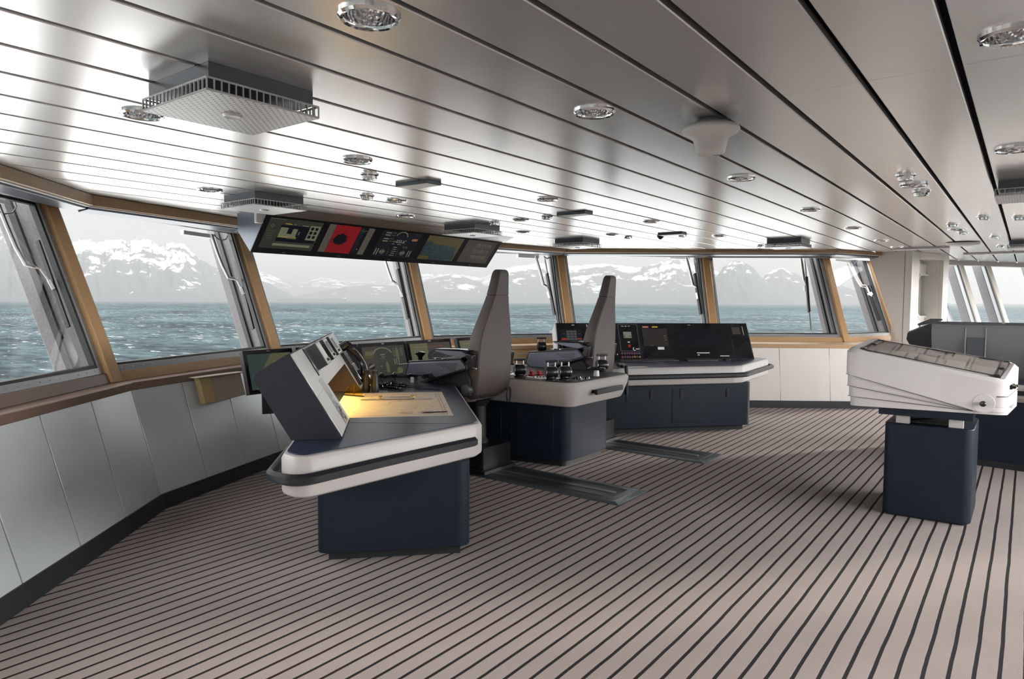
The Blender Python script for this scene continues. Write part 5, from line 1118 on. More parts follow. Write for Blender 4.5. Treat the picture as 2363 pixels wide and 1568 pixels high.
# ================================================================= chart-table radar stand (right foreground)
es = thing('plotting_table', 'pale wedge-shaped plotting table with glass lid on a dark pedestal', 'table', (6.05, .55, 0))
bp_ = rpoly([(5.765, .835), (5.79, .275), (6.47, .275), (6.45, .835)], [.05, .07, .07, .05], 6)
mb = MB(); mb.prism(bp_, .012, .70, M['navy']); mb.build('pedestal', parent=es, bevel=.006)
mb = MB(); mb.prism(inset_poly(bp_, .02), 0, .015, M['plinth']); mb.build('plinth', parent=es)
mb = MB(); mb.prism(inset_poly(bp_, .10), .70, .712, M['blackm']); mb.build('top_recess', parent=es)
for (x_, y_) in ((5.83, .72), (5.84, .385), (6.33, .72), (6.33, .385)):
    mb = MB(); mb.box((x_, y_, .745), (.05, .09, .09), M['whitecover']); mb.build('support_block', parent=es, bevel=.002, seg=1)
mb = MB(); mb.prism([(5.66, .86), (5.70, .28), (6.3, .28), (6.28, .86)], .775, .835, M['navy']); mb.build('carrier_plate', parent=es)
def EP(a, b, z): # a: 0 left .. 1 right, b: 0 near .. 1 far
    nl, nr = Vector((5.555, 1.045)), Vector((5.725, .09)); dpt = Vector((.63, -.05)); q = nl.lerp(nr, a) + dpt * b; return Vector((q.x, q.y, z))
def ering(r, dz=0): return rpoly([(0, 0), (1, 0), (1, 1), (0, 1)], r, 6)
def shell(mb, z0f, z1f, grow, m, rad=.07, cap=True, steps=1, topch=0):
    ring = rpoly([(-grow, -grow * 1.5), (1 + grow * .0, -grow * 1.5), (1 + grow * .0, 1 + grow), (-grow, 1 + grow)], rad, 6)
    loops = [[EP(a, b, z0f(a, b)) for a, b in ring], [EP(a, b, z1f(a, b) - topch) for a, b in ring]]
    if topch:
        r2 = inset_poly(ring, topch * .9); loops.append([EP(a, b, z1f(a, b)) for a, b in r2])
    mb.loft(loops, m)
ztop = lambda a, b: 1.262 - .185 * a + (.045 + .03 * a) * b
HA = (.865, .905)     # hinge (a, z)
def fan(z_left):      # edge height of a fan leaf, all meeting at the hinge on the right
    return lambda a, b: z_left + (HA[1] - .05 - z_left) * min(1, max(0, a / HA[0]))
W_ = M['whitecover']
mb = MB(); shell(mb, lambda a, b: .832, lambda a, b: min(.985, fan(.905)(a, b) + .12) if a < .9 else .955, .0, W_); mb.build('tray', parent=es, bevel=.004)
mb = MB(); shell(mb, fan(.905), lambda a, b: fan(.99)(a, b) + .03, .010, W_, .075); mb.build('fan_leaf', parent=es)
mb = MB(); shell(mb, fan(.985), lambda a, b: fan(1.08)(a, b) + .03, .020, W_, .08); mb.build('fan_leaf', parent=es)
def lidbot(a, b): return 1.075 + (.86 - 1.075) * min(1, max(0, a / .80)) if a < .82 else (.86 if a < .90 else .968)
ring = rpoly([(-.028, -.045), (1.0, -.045), (1.0, 1.03), (-.028, 1.03)], .085, 6)
def dense(ring, n=14):
    out = []
    for p, q in zip(ring, ring[1:] + ring[:1]):
        k = max(1, int(math.hypot(p[0] - q[0], p[1] - q[1]) * n))
        for i in range(k): out.append((p[0] + (q[0] - p[0]) * i / k, p[1] + (q[1] - p[1]) * i / k))
    return out
rd_ = dense(ring, 60)
mb = MB(); gi = [(.055, .06), (.945, .06), (.945, .94), (.055, .94)]
def lb2(a, b):
    r, c0 = .066, .865
    dx = (a - c0) * .97
    if dx <= -.02: return min(1.075, .912 - r * .95 + (1.075 - .912 + r * .95) * (1 - (a + .028) / (c0 - .02 / .97 + .028)))
    if dx < r: return .912 - math.sqrt(max(0, r * r - dx * dx))
    return .966
loops = [[EP(a, b, lb2(a, b)) for a, b in rd_], [EP(a, b, ztop(a, b) - .028) for a, b in rd_], [EP(a + (.5 - a) * .05, b + (.5 - b) * .07, ztop(a, b)) for a, b in rd_]]
vs_ = mb.loft(loops, W_, cap=False)
# top rim to the glass opening
gd = dense(gi, 1)
inner = [mb.v(EP(min(.945, max(.055, a)), min(.94, max(.06, b)), ztop(a, b) - .001)) for a, b in rd_]
for i in range(len(rd_)):
    j = (i + 1) % len(rd_); mb.f([vs_[2][i], vs_[2][j], inner[j], inner[i]], W_)
mb.build('lid', parent=es, smooth=.7)
mb = MB(); mb.f([mb.v(EP(a, b, ztop(a, b) - .06)) for a, b in gi], mat('pale_plotting_board', (.86, .84, .80), .5)); mb.quad([EP(.10, .12, ztop(.1, .1) - .05), EP(.7, .12, ztop(.7, .1) - .05), EP(.7, .88, ztop(.7, .9) - .05), EP(.10, .88, ztop(.1, .9) - .05)], M['paper']); mb.build('plotting_surface', parent=es, smooth=0)
mb = MB(); mb.ext([EP(a, b, ztop(a, b) + .001) for a, b in gi], (0, 0, .004), M['lidglass']); mb.build('glass_top', parent=es, smooth=0)
mb = MB()
for pts in ((.055, .06, .945, .06), (.055, .94, .945, .94)): mb.beam(EP(pts[0], pts[1], ztop(pts[0], pts[1]) + .003), EP(pts[2], pts[3], ztop(pts[2], pts[3]) + .003), .004, .006, M['black'])
mb.build('glass_edge', parent=es)
for a, b in ((.075, .10), (.075, .55), (.075, .90), (.925, .10), (.925, .5), (.925, .92)):
    mb = MB(); mb.beam(EP(a, b - .04, ztop(a, b) + .008), EP(a, b + .04, ztop(a, b) + .008), .035, .008, M['black']); mb.build('glass_clip', parent=es, bevel=.002, seg=1)
mb = MB(); mb.quad([EP(.90, .07, ztop(.9, 0) + .0065), EP(.94, .07, ztop(.94, 0) + .0065), EP(.94, .93, ztop(.94, .93) + .0065), EP(.90, .93, ztop(.9, .93) + .0065)], M['blind']); mb.quad([EP(.06, .07, ztop(.06, 0) + .0065), EP(.09, .07, ztop(.09, 0) + .0065), EP(.09, .93, ztop(.09, .93) + .0065), EP(.06, .93, ztop(.06, .93) + .0065)], M['blind']); mb.build('glass_strap', parent=es, smooth=0)
for zl, gb in ((.905, .012), (.985, .027), (1.072, .043)):  # thin dark tubes drawn in as shadow lines under leaf and lid edges
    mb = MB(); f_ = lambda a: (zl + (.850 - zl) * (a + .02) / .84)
    mb.tube([EP(-.005 - gb * .6, .12, f_(0)), EP(-.004 - gb * .55, .02, f_(0)), EP(.06, -gb - .003, f_(.06)), EP(.80, -gb - .003, f_(.80))], .0022, M['dsteel'], 4); mb.build('leaf_shadow_line', parent=es)
hc = EP(.865, -.045, .912); hn = (EP(0, 0, 0) - EP(0, 1, 0)).normalized(); hx = (EP(1, 0, 0) - EP(0, 0, 0)).normalized()
pts = [hc - hn * .004 + hx * (.066 * math.cos(t)) + Vector((0, 0, .066 * math.sin(t))) for t in [2 * PI * k / 40 for k in range(40)]]
mb = MB(); mb.ext(pts, hn * .006, W_); mb.build('hinge_cover', parent=es, bevel=.002)
mb = MB(); mb.lathe([(.010, 0), (.010, .02), (.019, .028), (.020, .04), (.014, .05), (.002, .052)], M['black'], 16, hc + hn * .001, hn); mb.build('hinge_knob', parent=es)
for k in range(3):
    mb = MB(); c = EP(1.002, .15 + .1 * k, 1.02 - .0 * k); mb.lathe([(.016, 0), (.016, .012), (.010, .014), (.010, .03), (.004, .032)], M['black'] if k != 1 else M['steel'], 12, c, hx); mb.build('catch', parent=es)

# ================================================================= consoles at the far right
fr_ = thing('wing_console', 'grey bank of monitor backs and dark cabinet behind the plotting table', 'console', (8.5, 0, 0))
cbp = rpoly([(8.02, .42), (8.14, .36), (8.06, -.2), (8.12, -1.8), (9.3, -1.8), (9.3, .9), (8.3, .9)], [.1, .1, .4, 0, 0, .05, .1], 8)
cbp = rpoly([(8.12, .50), (8.05, -.1), (8.10, -1.8), (9.2, -1.8), (9.2, .72), (8.3, .72)], [.12, .5, 0, 0, .05, .12], 8)
mb = MB(); mb.prism(cbp, .05, .66, M['navy']); mb.build('base_cabinet', parent=fr_, bevel=.004)
mb = MB(); mb.prism(inset_poly(cbp, -.01), 0, .06, M['plinth']); mb.build('plinth', parent=fr_)
mb = MB(); mb.loft([[(p[0], p[1], z) for p in inset_poly(cbp, d)] for z, d in ((.66, -.03), (.70, -.07), (.80, -.08), (.83, -.06))], M['band']); mb.build('edge_band', parent=fr_)
mb = MB(); mb.prism(inset_poly(cbp, -.11), .735, .775, M['rail']); mb.build('handrail', parent=fr_, bevel=.006)
mb = MB(); mb.prism(inset_poly(cbp, -.055), .828, .84, M['desk']); mb.build('worktop', parent=fr_)
hp = [(8.52, .84), (8.36, 1.02), (8.30, 1.30), (8.33, 1.385), (8.42, 1.40), (8.75, .86)]
gm = mat('grey_equipment_steel', (.26, .265, .275), .42, metal=.2)
mb = MB(); mb.loft([[(a, .80, b) for a, b in hp], [(a, -1.9, b) for a, b in hp]], gm)
mb.build('monitor_housing', parent=fr_, bevel=.006)
e0, e1 = onpl(2092, 772, (8.62, 0, 0), (1, 0, 0)), onpl(2140, 748, (8.40, 0, 0), (1, 0, 0))
mb = MB(); mb.loft([[(8.33, .80, .90), (8.31, .80, 1.30), (8.36, .80, 1.39), (8.43, .80, 1.40), (8.75, .80, .90)], [(8.60, e0.y - .10, 1.02), (8.60, e0.y, 1.20), (8.60, e0.y - .01, 1.27), (8.66, e0.y - .02, 1.29), (8.9, e0.y - .1, 1.02)]], M['hood']); mb.build('end_hood', parent=fr_, bevel=.004)
for y0_, y1_ in ((.50, .33), (-.08, -.25), (-.70, -.86)):
    mb = MB(); mb.box((8.325, (y0_ + y1_) / 2, 1.16), (.03, abs(y0_ - y1_) * .9, .26), M['dsteel']); bk = mb.build('back_bracket', parent=fr_, bevel=.003)
    for yy in (y0_, y1_):
        mb = MB(); mb.box((8.305, yy, 1.18), (.012, .010, .34), M['frame']); mb.build('bracket_rail', parent=bk)
    mb = MB(); mb.loft([[(8.335, y0_ - .03, 1.02), (8.335, y1_ + .03, 1.02), (8.345, y1_ + .03, 1.02), (8.345, y0_ - .03, 1.02)], [(8.45, y0_ - .03, .84), (8.45, y1_ + .03, .84), (8.46, y1_ + .03, .84), (8.46, y0_ - .03, .84)]], M['wallcool']); mb.build('strap', parent=bk)
for a, b in ((.80, .20), (.18, -.52), (-.54, -1.3)):
    mb = MB(); mb.box((8.33, (a + b) / 2, 1.40), (.05, abs(a - b), .016), M['dsteel']); mb.build('top_cap', parent=fr_, bevel=.003)
mb = MB(); mb.prism([(8.30, .66), (8.42, .74), (8.34, .80), (8.22, .68)], .842, .852, M['labelw']); o = mb.build('document', smooth=0); tag(o, 'white papers on the wing console top beside the plotting table', 'paper')
dl = thing('desk_lamp', 'thin dark bent desk lamp rising above the monitor backs', 'lamp', (8.75, .9, .84))
l0 = onpl(2123, 748, (8.9, 0, 0), (1, 0, 0)); l1 = onpl(2175, 738, (8.9, 0, 0), (1, 0, 0))
mb = MB(); mb.tube([(8.85, l0.y - .05, .84), (8.9, l0.y, l0.z - .05), (8.9, l0.y, l0.z)], .008, M['dsteel'], 8); mb.build('stem', parent=dl)
mb = MB(); mb.tube([(8.9, l0.y + .02, l0.z - .01), (8.9, (l0.y * .5 + l1.y * .5), l0.z * .3 + l1.z * .7), (8.9, l1.y, l1.z)], [.012, .026, .008], M['dsteel'], 10); mb.build('lamp_head', parent=dl)
# ================================================================= DECKHEAD FITTINGS
CZ = 2.4
def facet_mat():
    m, nt, b = newmat('hammered_reflector'); b.inputs['Base Color'].default_value = (.8, .8, .82, 1); b.inputs['Metallic'].default_value = 1; b.inputs['Roughness'].default_value = .12
    tc = nt.nodes.new('ShaderNodeTexCoord'); v = nt.nodes.new('ShaderNodeTexVoronoi'); v.inputs['Scale'].default_value = 75; bp = nt.nodes.new('ShaderNodeBump'); bp.inputs['Strength'].default_value = .9; bp.inputs['Distance'].default_value = .006
    nt.links.new(tc.outputs['Object'], v.inputs['Vector']); nt.links.new(v.outputs['Distance'], bp.inputs['Height']); nt.links.new(bp.outputs['Normal'], b.inputs['Normal']); return m
M['facet'] = facet_mat()
def downlight(r):
    t = thing('downlight', None, None, (0, 0, CZ), 0)
    mb = MB(); mb.lathe([(r * .78, .006), (r * .78, -.006), (r * .82, -.012), (r * .92, -.014), (r, -.007), (r * 1.0, .001), (r * .86, .001)], M['chrome'], 40, (0, 0, CZ), cap=False); mb.build('rim', parent=t)
    mb = MB(); mb.lathe([(r * .78, -.004), (r * .775, .012), (r * .74, .035), (r * .64, .058), (r * .46, .074), (r * .2, .080), (.001, .081)], M['facet'], 40, (0, 0, CZ), cap=False); mb.build('reflector', parent=t)
    return t
def spot(r):
    t = thing('spotlight', None, None, (0, 0, CZ), 0)
    mb = MB(); mb.lathe([(r * .60, .02), (r * .60, -.020), (r * .66, -.028), (r * .78, -.03), (r * .80, -.012), (r, -.006), (r, .001), (r * .8, .001)], M['chrome'], 28, (0, 0, CZ), cap=False); mb.build('rim', parent=t)
    mb = MB(); mb.lathe([(r * .60, -.016), (r * .58, .02), (r * .4, .045), (.001, .05)], M['facet'], 24, (0, 0, CZ), cap=False); mb.build('reflector', parent=t)
    return t
DL = {k: downlight(r) for k, r in (('big', .088), ('std', .088))}
protoL, protoS = DL['std'], spot(.062)
bpy.data.objects.remove(DL['big'], do_unlink=True) if False else None
for ch in list(DL['big'].children): bpy.data.objects.remove(ch)
bpy.data.objects.remove(DL['big'])
lights = [
 (852, 42, 'L', 'largest chrome downlight at the top edge of the ceiling, above everything'),
 (2335, 85, 'L', 'large chrome downlight cut by the right picture edge, highest of that side'),
 (328, 266, 'L', 'chrome downlight half hidden by the big square air diffuser'),
 (1372, 261, 'L', 'chrome downlight alone in mid ceiling, nearest to the white dome on its left'),
 (824, 372, 'L', 'chrome downlight between the big square diffuser and the little spotlight'),
 (852, 406, 'S', 'small chrome spotlight just below the downlight right of the big diffuser'),
 (484, 440, 'L', 'chrome downlight nearest the left windows beside the second square diffuser'),
 (846, 454, 'S', 'small chrome spotlight beside a downlight above the overhead screens'),
 (914, 464, 'L', 'chrome downlight beside the small spotlight above the overhead screens'),
 (1263, 461, 'L', 'chrome downlight directly above the first helm chair, nearest of that group'),
 (936, 499, 'L', 'chrome downlight closest to the top of the overhead screens'),
 (1201, 508, 'L', 'chrome downlight above the near chair headrest beside two small spotlights'),
 (1262, 501, 'S', 'small chrome spotlight right of the downlight above the near chair'),
 (1141, 514, 'S', 'small chrome spotlight above the third square diffuser by the overhead screens'),
 (1207, 536, 'L', 'chrome downlight just right of the third square diffuser'),
 (1711, 413, 'L', 'chrome downlight below the white dome on the ceiling'),
 (2340, 346, 'L', 'chrome downlight at the right picture edge above the slatted diffuser'),
 (2090, 408, 'S', 'small chrome spotlight, nearest of the near cluster of three'),
 (2109, 428, 'L', 'chrome downlight in the middle of the near cluster of three'),
 (2126, 445, 'S', 'small chrome spotlight, farthest of the near cluster of three'),
 (1870, 485, 'L', 'chrome downlight second along the row leading from the dome to the door'),
 (1969, 527, 'L', 'chrome downlight third along the row leading from the dome to the door'),
 (2034, 556, 'L', 'chrome downlight fourth along the row leading from the dome to the door'),
 (2070, 571, 'L', 'chrome downlight farthest along the row, just before the door'),
 (1502, 512, 'L', 'chrome downlight above the second helm chair'),
 (1660, 545, 'L', 'chrome downlight beyond the one above the second helm chair'),
 (1412, 542, 'L', 'chrome downlight above the fourth square diffuser by the front windows'),
 (1450, 547, 'S', 'small chrome spotlight near the fourth square diffuser'),
 (1575, 543, 'S', 'small chrome spotlight beside the farthest flat sign box'),
 (1755, 567, 'S', 'small chrome spotlight beside the fifth square diffuser over the right windows'),
 (2270, 502, 'S', 'small chrome spotlight alone, right of the far cluster of three'),
 (2198, 519, 'S', 'small chrome spotlight, nearest of the far cluster of three'),
 (2208, 531, 'L', 'chrome downlight in the middle of the far cluster of three'),
 (2222, 537, 'S', 'small chrome spotlight, farthest of the far cluster of three'),
 (2352, 503, 'S', 'small chrome spotlight at the right picture edge above the thin grille'),
 (2296, 547, 'S', 'small chrome spotlight beyond the far cluster, over the wing'),
 (2310, 568, 'S', 'small chrome spotlight farthest away, over the wing windows'),
]
usedL = usedS = False
# recess openings in the deckhead panels
mb = MB()
for x, y, k, lb in lights:
    p = atz(x, y, CZ - .008); mb.lathe([((.088 if k == 'L' else .062) * .84, -.02), ((.088 if k == 'L' else .062) * .84, .12)], None, 24, (p.x, p.y, CZ))
cut = mb.build('opening_cutter', smooth=0); bo = CEIL.modifiers.new('openings', 'BOOLEAN'); bo.object = cut; bo.solver = 'EXACT'
dg_ = bpy.context.evaluated_depsgraph_get(); nm_ = bpy.data.meshes.new_from_object(CEIL.evaluated_get(dg_), depsgraph=dg_)
CEIL.modifiers.clear(); CEIL.data = nm_; bpy.data.objects.remove(cut)
for x, y, k, lb in lights:
    p = atz(x, y, CZ - .008)
    if k == 'L':
        o = protoL if not usedL else copy_tree(protoL); usedL = True
        tag(o, lb, 'ceiling light', 'chrome downlights')
    else:
        o = protoS if not usedS else copy_tree(protoS); usedS = True
        tag(o, lb, 'ceiling light', 'small chrome spotlights')
    o.location = (p.x, p.y, CZ)
# perforated air diffusers
def perf_mat():
    m, nt, b = newmat('perforated_white_steel'); N = nt.nodes.new; L = nt.links.new
    tc = N('ShaderNodeTexCoord'); mp = N('ShaderNodeMapping'); mp.inputs['Scale'].default_value = (46, 46, 0); mp.inputs['Rotation'].default_value = (0, 0, PI / 4); L(tc.outputs['Object'], mp.inputs['Vector'])
    fr = N('ShaderNodeVectorMath'); fr.operation = 'FRACTION'; L(mp.outputs[0], fr.inputs[0]); sb = N('ShaderNodeVectorMath'); sb.operation = 'SUBTRACT'; L(fr.outputs[0], sb.inputs[0]); sb.inputs[1].default_value = (.5, .5, 0)
    ln = N('ShaderNodeVectorMath'); ln.operation = 'LENGTH'; L(sb.outputs[0], ln.inputs[0]); mr = N('ShaderNodeMapRange'); mr.inputs['From Min'].default_value = .17; mr.inputs['From Max'].default_value = .24; L(ln.outputs['Value'], mr.inputs['Value'])
    mx = N('ShaderNodeMix'); mx.data_type = 'RGBA'; mx.inputs['A'].default_value = (.05, .05, .055, 1); mx.inputs['B'].default_value = (.66, .66, .66, 1); L(mr.outputs[0], mx.inputs['Factor']); L(mx.outputs['Result'], b.inputs['Base Color'])
    b.inputs['Roughness'].default_value = .38; b.inputs['Metallic'].default_value = .3; return m
M['perf'] = perf_mat()
def diffuser():
    t = thing('air_diffuser', None, None, (0, 0, CZ)); h = .225; D = M['diff']
    mb = MB(); mb.box((0, 0, CZ - .028), (2 * h - .03, 2 * h - .03, .055), M['dsteel']); mb.build('neck', parent=t)
    mb = MB(); mb.box((0, 0, CZ - .100), (2 * h, 2 * h, .004), M['perf']); pl = mb.build('perforated_plate', parent=t)
    mb = MB(); z0, z1 = CZ - .098, CZ - .058
    for s in (-1, 1):
        for z in (z0, z1):
            mb.beam((-h, s * h, z), (h, s * h, z), .006, .006, D); mb.beam((s * h, -h, z), (s * h, h, z), .006, .006, D)
    for k in range(18):
        q = -h + 2 * h * k / 17
        for s in (-1, 1):
            mb.box((q, s * h, (z0 + z1) / 2), (.004, .005, z1 - z0), D); mb.box((s * h, q, (z0 + z1) / 2), (.005, .004, z1 - z0), D)
    mb.build('rim_grille', parent=t)
    mb = MB(); mb.lathe([(.020, -.006), (.030, -.008), (.036, 0)], M['diff'], 24, (0, 0, CZ - .102)); mb.lathe([(.001, -.002), (.021, -.0062)], M['chrome'], 20, (0, 0, CZ - .1015), cap=False); mb.build('sensor_ring', parent=pl)
    return t
dproto = diffuser(); first = True
for x, y, lb in (((1.46), 2.44, 'largest square perforated air diffuser, nearest on the ceiling'),
                 (3.12, 4.79, 'square perforated air diffuser at the left end of the overhead screens'),
                 (5.62, 4.79, 'square perforated air diffuser at the right end of the overhead screens'),
                 (7.66, 4.73, 'square perforated air diffuser close to the front windows beyond the near chair'),
                 (9.20, 2.50, 'square perforated air diffuser above the windows beside the right bulkhead'),
                 (5.72, -.02, 'white slatted square diffuser cut by the right picture edge'),
                 (11.0, .02, 'far square diffuser near the wing, at the right picture edge')):
    o = dproto if first else copy_tree(dproto); first = False
    tag(o, lb, 'air diffuser', 'ceiling air diffusers'); o.location = (x, y, CZ)
dm = thing('ceiling_dome', 'smooth white dome with wide brim hanging from the ceiling', 'antenna', (0, 0, CZ))
dp = atz(1640, 305, 2.345)
mb = MB(Matrix.Translation((dp.x, dp.y, CZ))); mb.lathe([(.050, 0), (.085, -.02), (.118, -.034), (.124, -.045), (.118, -.058), (.095, -.070), (.076, -.084), (.069, -.11), (.063, -.142), (.052, -.154), (.03, -.160), (.001, -.161)], M['white'], 40); mb.build('shell', parent=dm, smooth=1.2)
dm.location = (0, 0, CZ)
mb = MB(Matrix.Translation((dp.x, dp.y, CZ))); mb.beam((-.012, -.02, -.1605), (.02, -.045, -.157), .006, .003, M['dsteel']); mb.build('seam_slot', parent=dm)
for px, py, lb in ((965, 427, 'flat grey sign box on the ceiling nearest the overhead screens'), (1326, 495, 'flat grey sign box on the ceiling beyond the near chair'), (1551, 541, 'flat grey sign box on the ceiling farthest, above the second chair')):
    p = atz(px, py, CZ - .015); t = thing('ceiling_sign_box', lb, 'sign box', (p.x, p.y, CZ), 0, 'ceiling sign boxes')
    mb = MB(); mb.box((p.x, p.y, CZ - .012), (.14, .30, .024), M['dsteel']); b_ = mb.build('frame', parent=t, bevel=.002, seg=1)
    mb = MB(); mb.box((p.x, p.y, CZ - .0245), (.12, .28, .002), M['diff']); mb.build('face_plate', parent=t)
p = atz(1524, 548, CZ - .02); mb = MB(); mb.lathe([(.04, 0), (.045, -.012), (.03, -.028), (.012, -.045), (.001, -.046)], M['dsteel'], 18, (p.x, p.y, CZ)); o = mb.build('smoke_detector'); tag(o, 'tiny dark detector on the ceiling by the farthest sign box', 'detector')
for px, py, w, lb in ((2303, 585, .9, 'long thin white lamp strip on the ceiling before the wing windows'), (2125, 574, .7, 'thin white lamp strip on the ceiling above the door')):
    p = atz(px, py, CZ - .02); mb = MB(); mb.box((p.x, p.y, CZ - .016), (.14, w, .032), M['white']); o = mb.build('ceiling_strip_lamp', bevel=.004); tag(o, lb, 'lamp', 'ceiling strip lamps')
p = atz(2222, 563, CZ - .02); mb = MB(); mb.lathe([(.05, 0), (.20, -.012), (.19, -.03), (.09, -.05), (.001, -.052)], M['white'], 28, (p.x, p.y, CZ)); o = mb.build('ceiling_disc', smooth=1.0); tag(o, 'shallow white disc fitting on the ceiling beyond the far light cluster', 'ceiling fitting')

# ================================================================= WINDOW FITTINGS
def blind(i, label, za, zb_, m, L0=.0, L1=1.0):
    j = i + 1; a = Q(i, za, -.085).lerp(Q(j, zb_, -.085), L0); b = Q(i, za, -.085).lerp(Q(j, zb_, -.085), L1)
    t = thing('roller_blind', label, 'blind', tuple(a.lerp(b, .5)), 0, 'roller blind cassettes')
    mb = MB(); mb.beam(a, b, .075, .07, m); mb.build('cassette', parent=t, bevel=.006)
    mb = MB(); o_ = Vector((0, 0, -.040)); mb.beam(a.lerp(b, .02) + o_, b.lerp(a, .02) + o_, .05, .012, M['frame']); mb.build('bottom_bar', parent=t)
    for s in (.003, .997):
        mb = MB(); c = a.lerp(b, s); mb.box(c, (.02, .09, .085), M['frame']); mb.build('end_bracket', parent=t)
blind(0, 'grey blind cassette above the leftmost window', 2.345, 2.345, M['blind'])
blind(1, 'pinkish grey blind cassette above the second window from the left', 2.345, 2.35, M['blind'])
blind(2, 'blind cassette behind the overhead screens, mostly hidden', 2.36, 2.365, M['blind'])
blind(3, 'pale blind cassette above the window behind the near chair headrest', 2.375, 2.375, M['hull'])
blind(4, 'pale blind cassette above the window behind the far chair', 2.375, 2.375, M['hull'])
blind(5, 'dark-topped blind cassette above the window beyond the black console', 2.375, 2.375, M['blind'])
blind(6, 'short blind cassette above the narrow window beside the bulkhead', 2.375, 2.375, M['hull'])
# steel tube rail and blind tube outside the second window from the left
def wpl(i, x, y, d=.09):
    n = Vector((NN[i].x, NN[i].y, -LEAN)); return onpl(x, y, Q(i, ZB, d), n)
def wiper(i, label, arm, block, blade, motor=None, hose=None, d=.10, rod=None):
    t = thing('window_wiper', label, 'wiper', tuple(wpl(i, *arm[0], d)), 0, 'window wipers')
    sc = (wpl(i, *arm[0], d) - EYEP).length / 1575
    A = [wpl(i, x, y, d) for x, y in arm]; mb = MB(); mb.tube(A, [3.2 * sc] * (len(A) - 2) + [1.9 * sc] * 2 if len(A) > 2 else 2 * sc, M['labelw'] if i < 2 else M['cream'], 6); mb.build('arm', parent=t)
    mb = MB(); mb.tube([p + Vector((0, 0, .0)) - Vector((NN[i].x, NN[i].y, 0)) * .012 for p in A[:-2]] if len(A) > 3 else A[:2], 1.8 * sc, M['dsteel'], 6); mb.build('spring', parent=t)
    mb = MB(); a, b = wpl(i, *block[0], d), wpl(i, *block[1], d); mb.beam(a, b, 9 * sc, 6 * sc, M['hull']); bl = mb.build('blade_clip', parent=t, bevel=.003)
    mb = MB(); a, b = wpl(i, *blade[0], d), wpl(i, *blade[1], d); mb.beam(a, b, 4 * sc, 8 * sc, M['rubber']); mb.build('blade', parent=t)
    if rod: mb = MB(); mb.tube([wpl(i, *q, d + .05) for q in rod], 1.6 * sc, M['frame'], 6); mb.build('guide_rod', parent=t)
    if motor: mb = MB(); a, b = wpl(i, *motor[0], d + .03), wpl(i, *motor[1], d + .03); mb.beam(a, b, 9 * sc, 9 * sc, M['hull']); mb.build('drive_box', parent=t, bevel=.006)
    if hose: mb = MB(); mb.tube([wpl(i, *q, d) for q in hose], 1.5 * sc, M['dsteel'], 6); mb.build('hose', parent=t)
wiper(0, 'white wiper arm outside the leftmost window', [(-6, 470), (14, 520), (36, 572), (58, 611), (76, 616), (92, 620), (111, 646)], [(112, 646), (124, 668)], [(87, 556), (158, 756)], [(-30, 458), (8, 466)], [(34, 466), (38, 478), (28, 491), (10, 494), (-4, 488)])
wiper(1, 'thin wiper arm outside the second window, left of the overhead screens', [(487, 541), (500, 580), (512, 612), (526, 641), (538, 643), (547, 647), (555, 664)], [(556, 664), (563, 680)], [(544, 602), (584, 760)], [(420, 536), (490, 546)], [(494, 541), (500, 550), (511, 555), (522, 552), (526, 542)])
wiper(2, 'thin wiper arm outside the window below the overhead screens', [(885, 590), (895, 622), (904, 648), (912, 653), (918, 658), (925, 676)], [(925, 676), (929, 686)], [(917, 622), (941, 736)])
wiper(3, 'cream wiper arm outside the window just right of the near chair headrest', [(1236, 592), (1245, 622), (1254, 657), (1260, 660), (1263, 664), (1267, 676)], [(1266, 674), (1270, 688)], [(1262, 632), (1280, 728)], [(1194, 590), (1242, 593)], [(1255, 592), (1262, 597), (1270, 594), (1272, 591)], rod=[(1256, 592), (1287, 752)])
wiper(4, 'cream wiper arm outside the window just right of the far chair', [(1584, 594), (1592, 625), (1600, 658), (1606, 661), (1608, 665), (1611, 676)], [(1610, 676), (1613, 690)], [(1603, 632), (1617, 726)], [(1544, 592), (1590, 594)], [(1602, 592), (1608, 604), (1616, 602), (1620, 592)], rod=[(1601, 593), (1626, 750)])
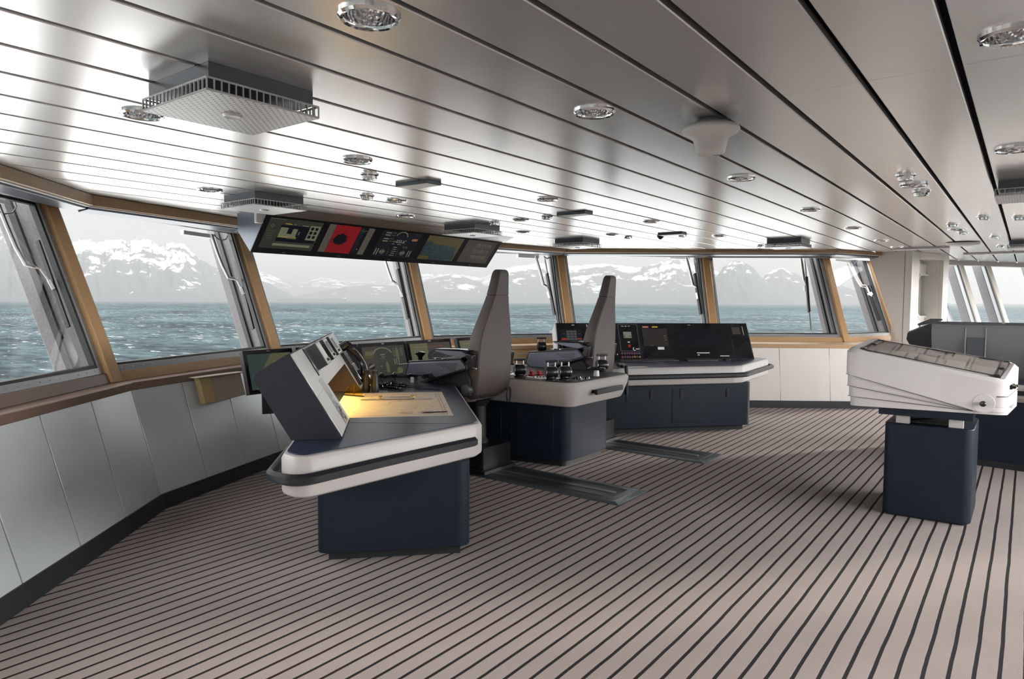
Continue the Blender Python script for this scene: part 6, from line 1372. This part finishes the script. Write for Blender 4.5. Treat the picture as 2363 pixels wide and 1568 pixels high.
wiper(5, 'grey wiper arm outside the window above the bare end of the black console', [(1849, 597), (1852, 620), (1856, 648), (1858, 654), (1860, 660)], [(1860, 660), (1861, 672)], [(1861, 640), (1867, 720)], rod=[(1857, 597), (1871, 762)])
wiper(6, 'white wiper arm outside the narrow window beside the bulkhead', [(1958, 601), (1968, 622), (1978, 644), (1988, 660), (1996, 661), (2001, 665), (2006, 676)], [(2006, 676), (2012, 684)], [(2002, 660), (2030, 740)], [(1924, 597), (1960, 602)], [(1962, 598), (1970, 611), (1976, 606), (1977, 598)])
# box on the lower wall by the left windows
wf = Ft[1]; wn3 = Vector((NN[1].x, NN[1].y, 0)).normalized()
fa, fb = Vector((Ft[1].x, Ft[1].y, 0)), Vector((Sg[1].x, Sg[1].y, .935)); tt = (Vector((Ft[2].x, Ft[2].y, 0)) - fa).normalized(); wnn = tt.cross(fb - fa).normalized()
if wnn.y > 0: wnn = -wnn
wp = lambda x, y, o=.0: onpl(x, y, fa + wnn * o, wnn)
bx = thing('wall_box', 'pale wooden box fixed low on the wall under the second window', 'box', tuple(wp(500, 930)))
o4_ = [wp(487, 872, .09), wp(555, 861, .09), wp(567, 911, .09), wp(497, 929, .09)]; b4 = [p - wnn * .085 for p in o4_]
mb = MB(); mb.loft([b4, o4_], M['walnutbox'] if 'walnutbox' in M else walnut); mb.build('case', parent=bx, bevel=.003)
M['ashbox'] = wood_mat('pale_ash', (.52, .40, .20, 1), (.40, .29, .13, 1), (3, 14, 40), .4)
le = [wp(447, 872, .02), wp(478, 868, .02), wp(492, 926, .02), wp(463, 935, .02)]
mb = MB(); mb.loft([[o4_[0], o4_[3], o4_[3] - wnn * .08, o4_[0] - wnn * .08], [le[0] + wnn * .05, le[3] + wnn * .05, le[3], le[0]]], M['ashbox']); mb.build('side_panel', parent=bx, bevel=.002, seg=1)
mb = MB(); mb.beam(wp(445, 873, .06), wp(557, 859, .095), .10, .010, M['walnutbox'] if 'walnutbox' in M else walnut); mb.build('lid', parent=bx, bevel=.002, seg=1)
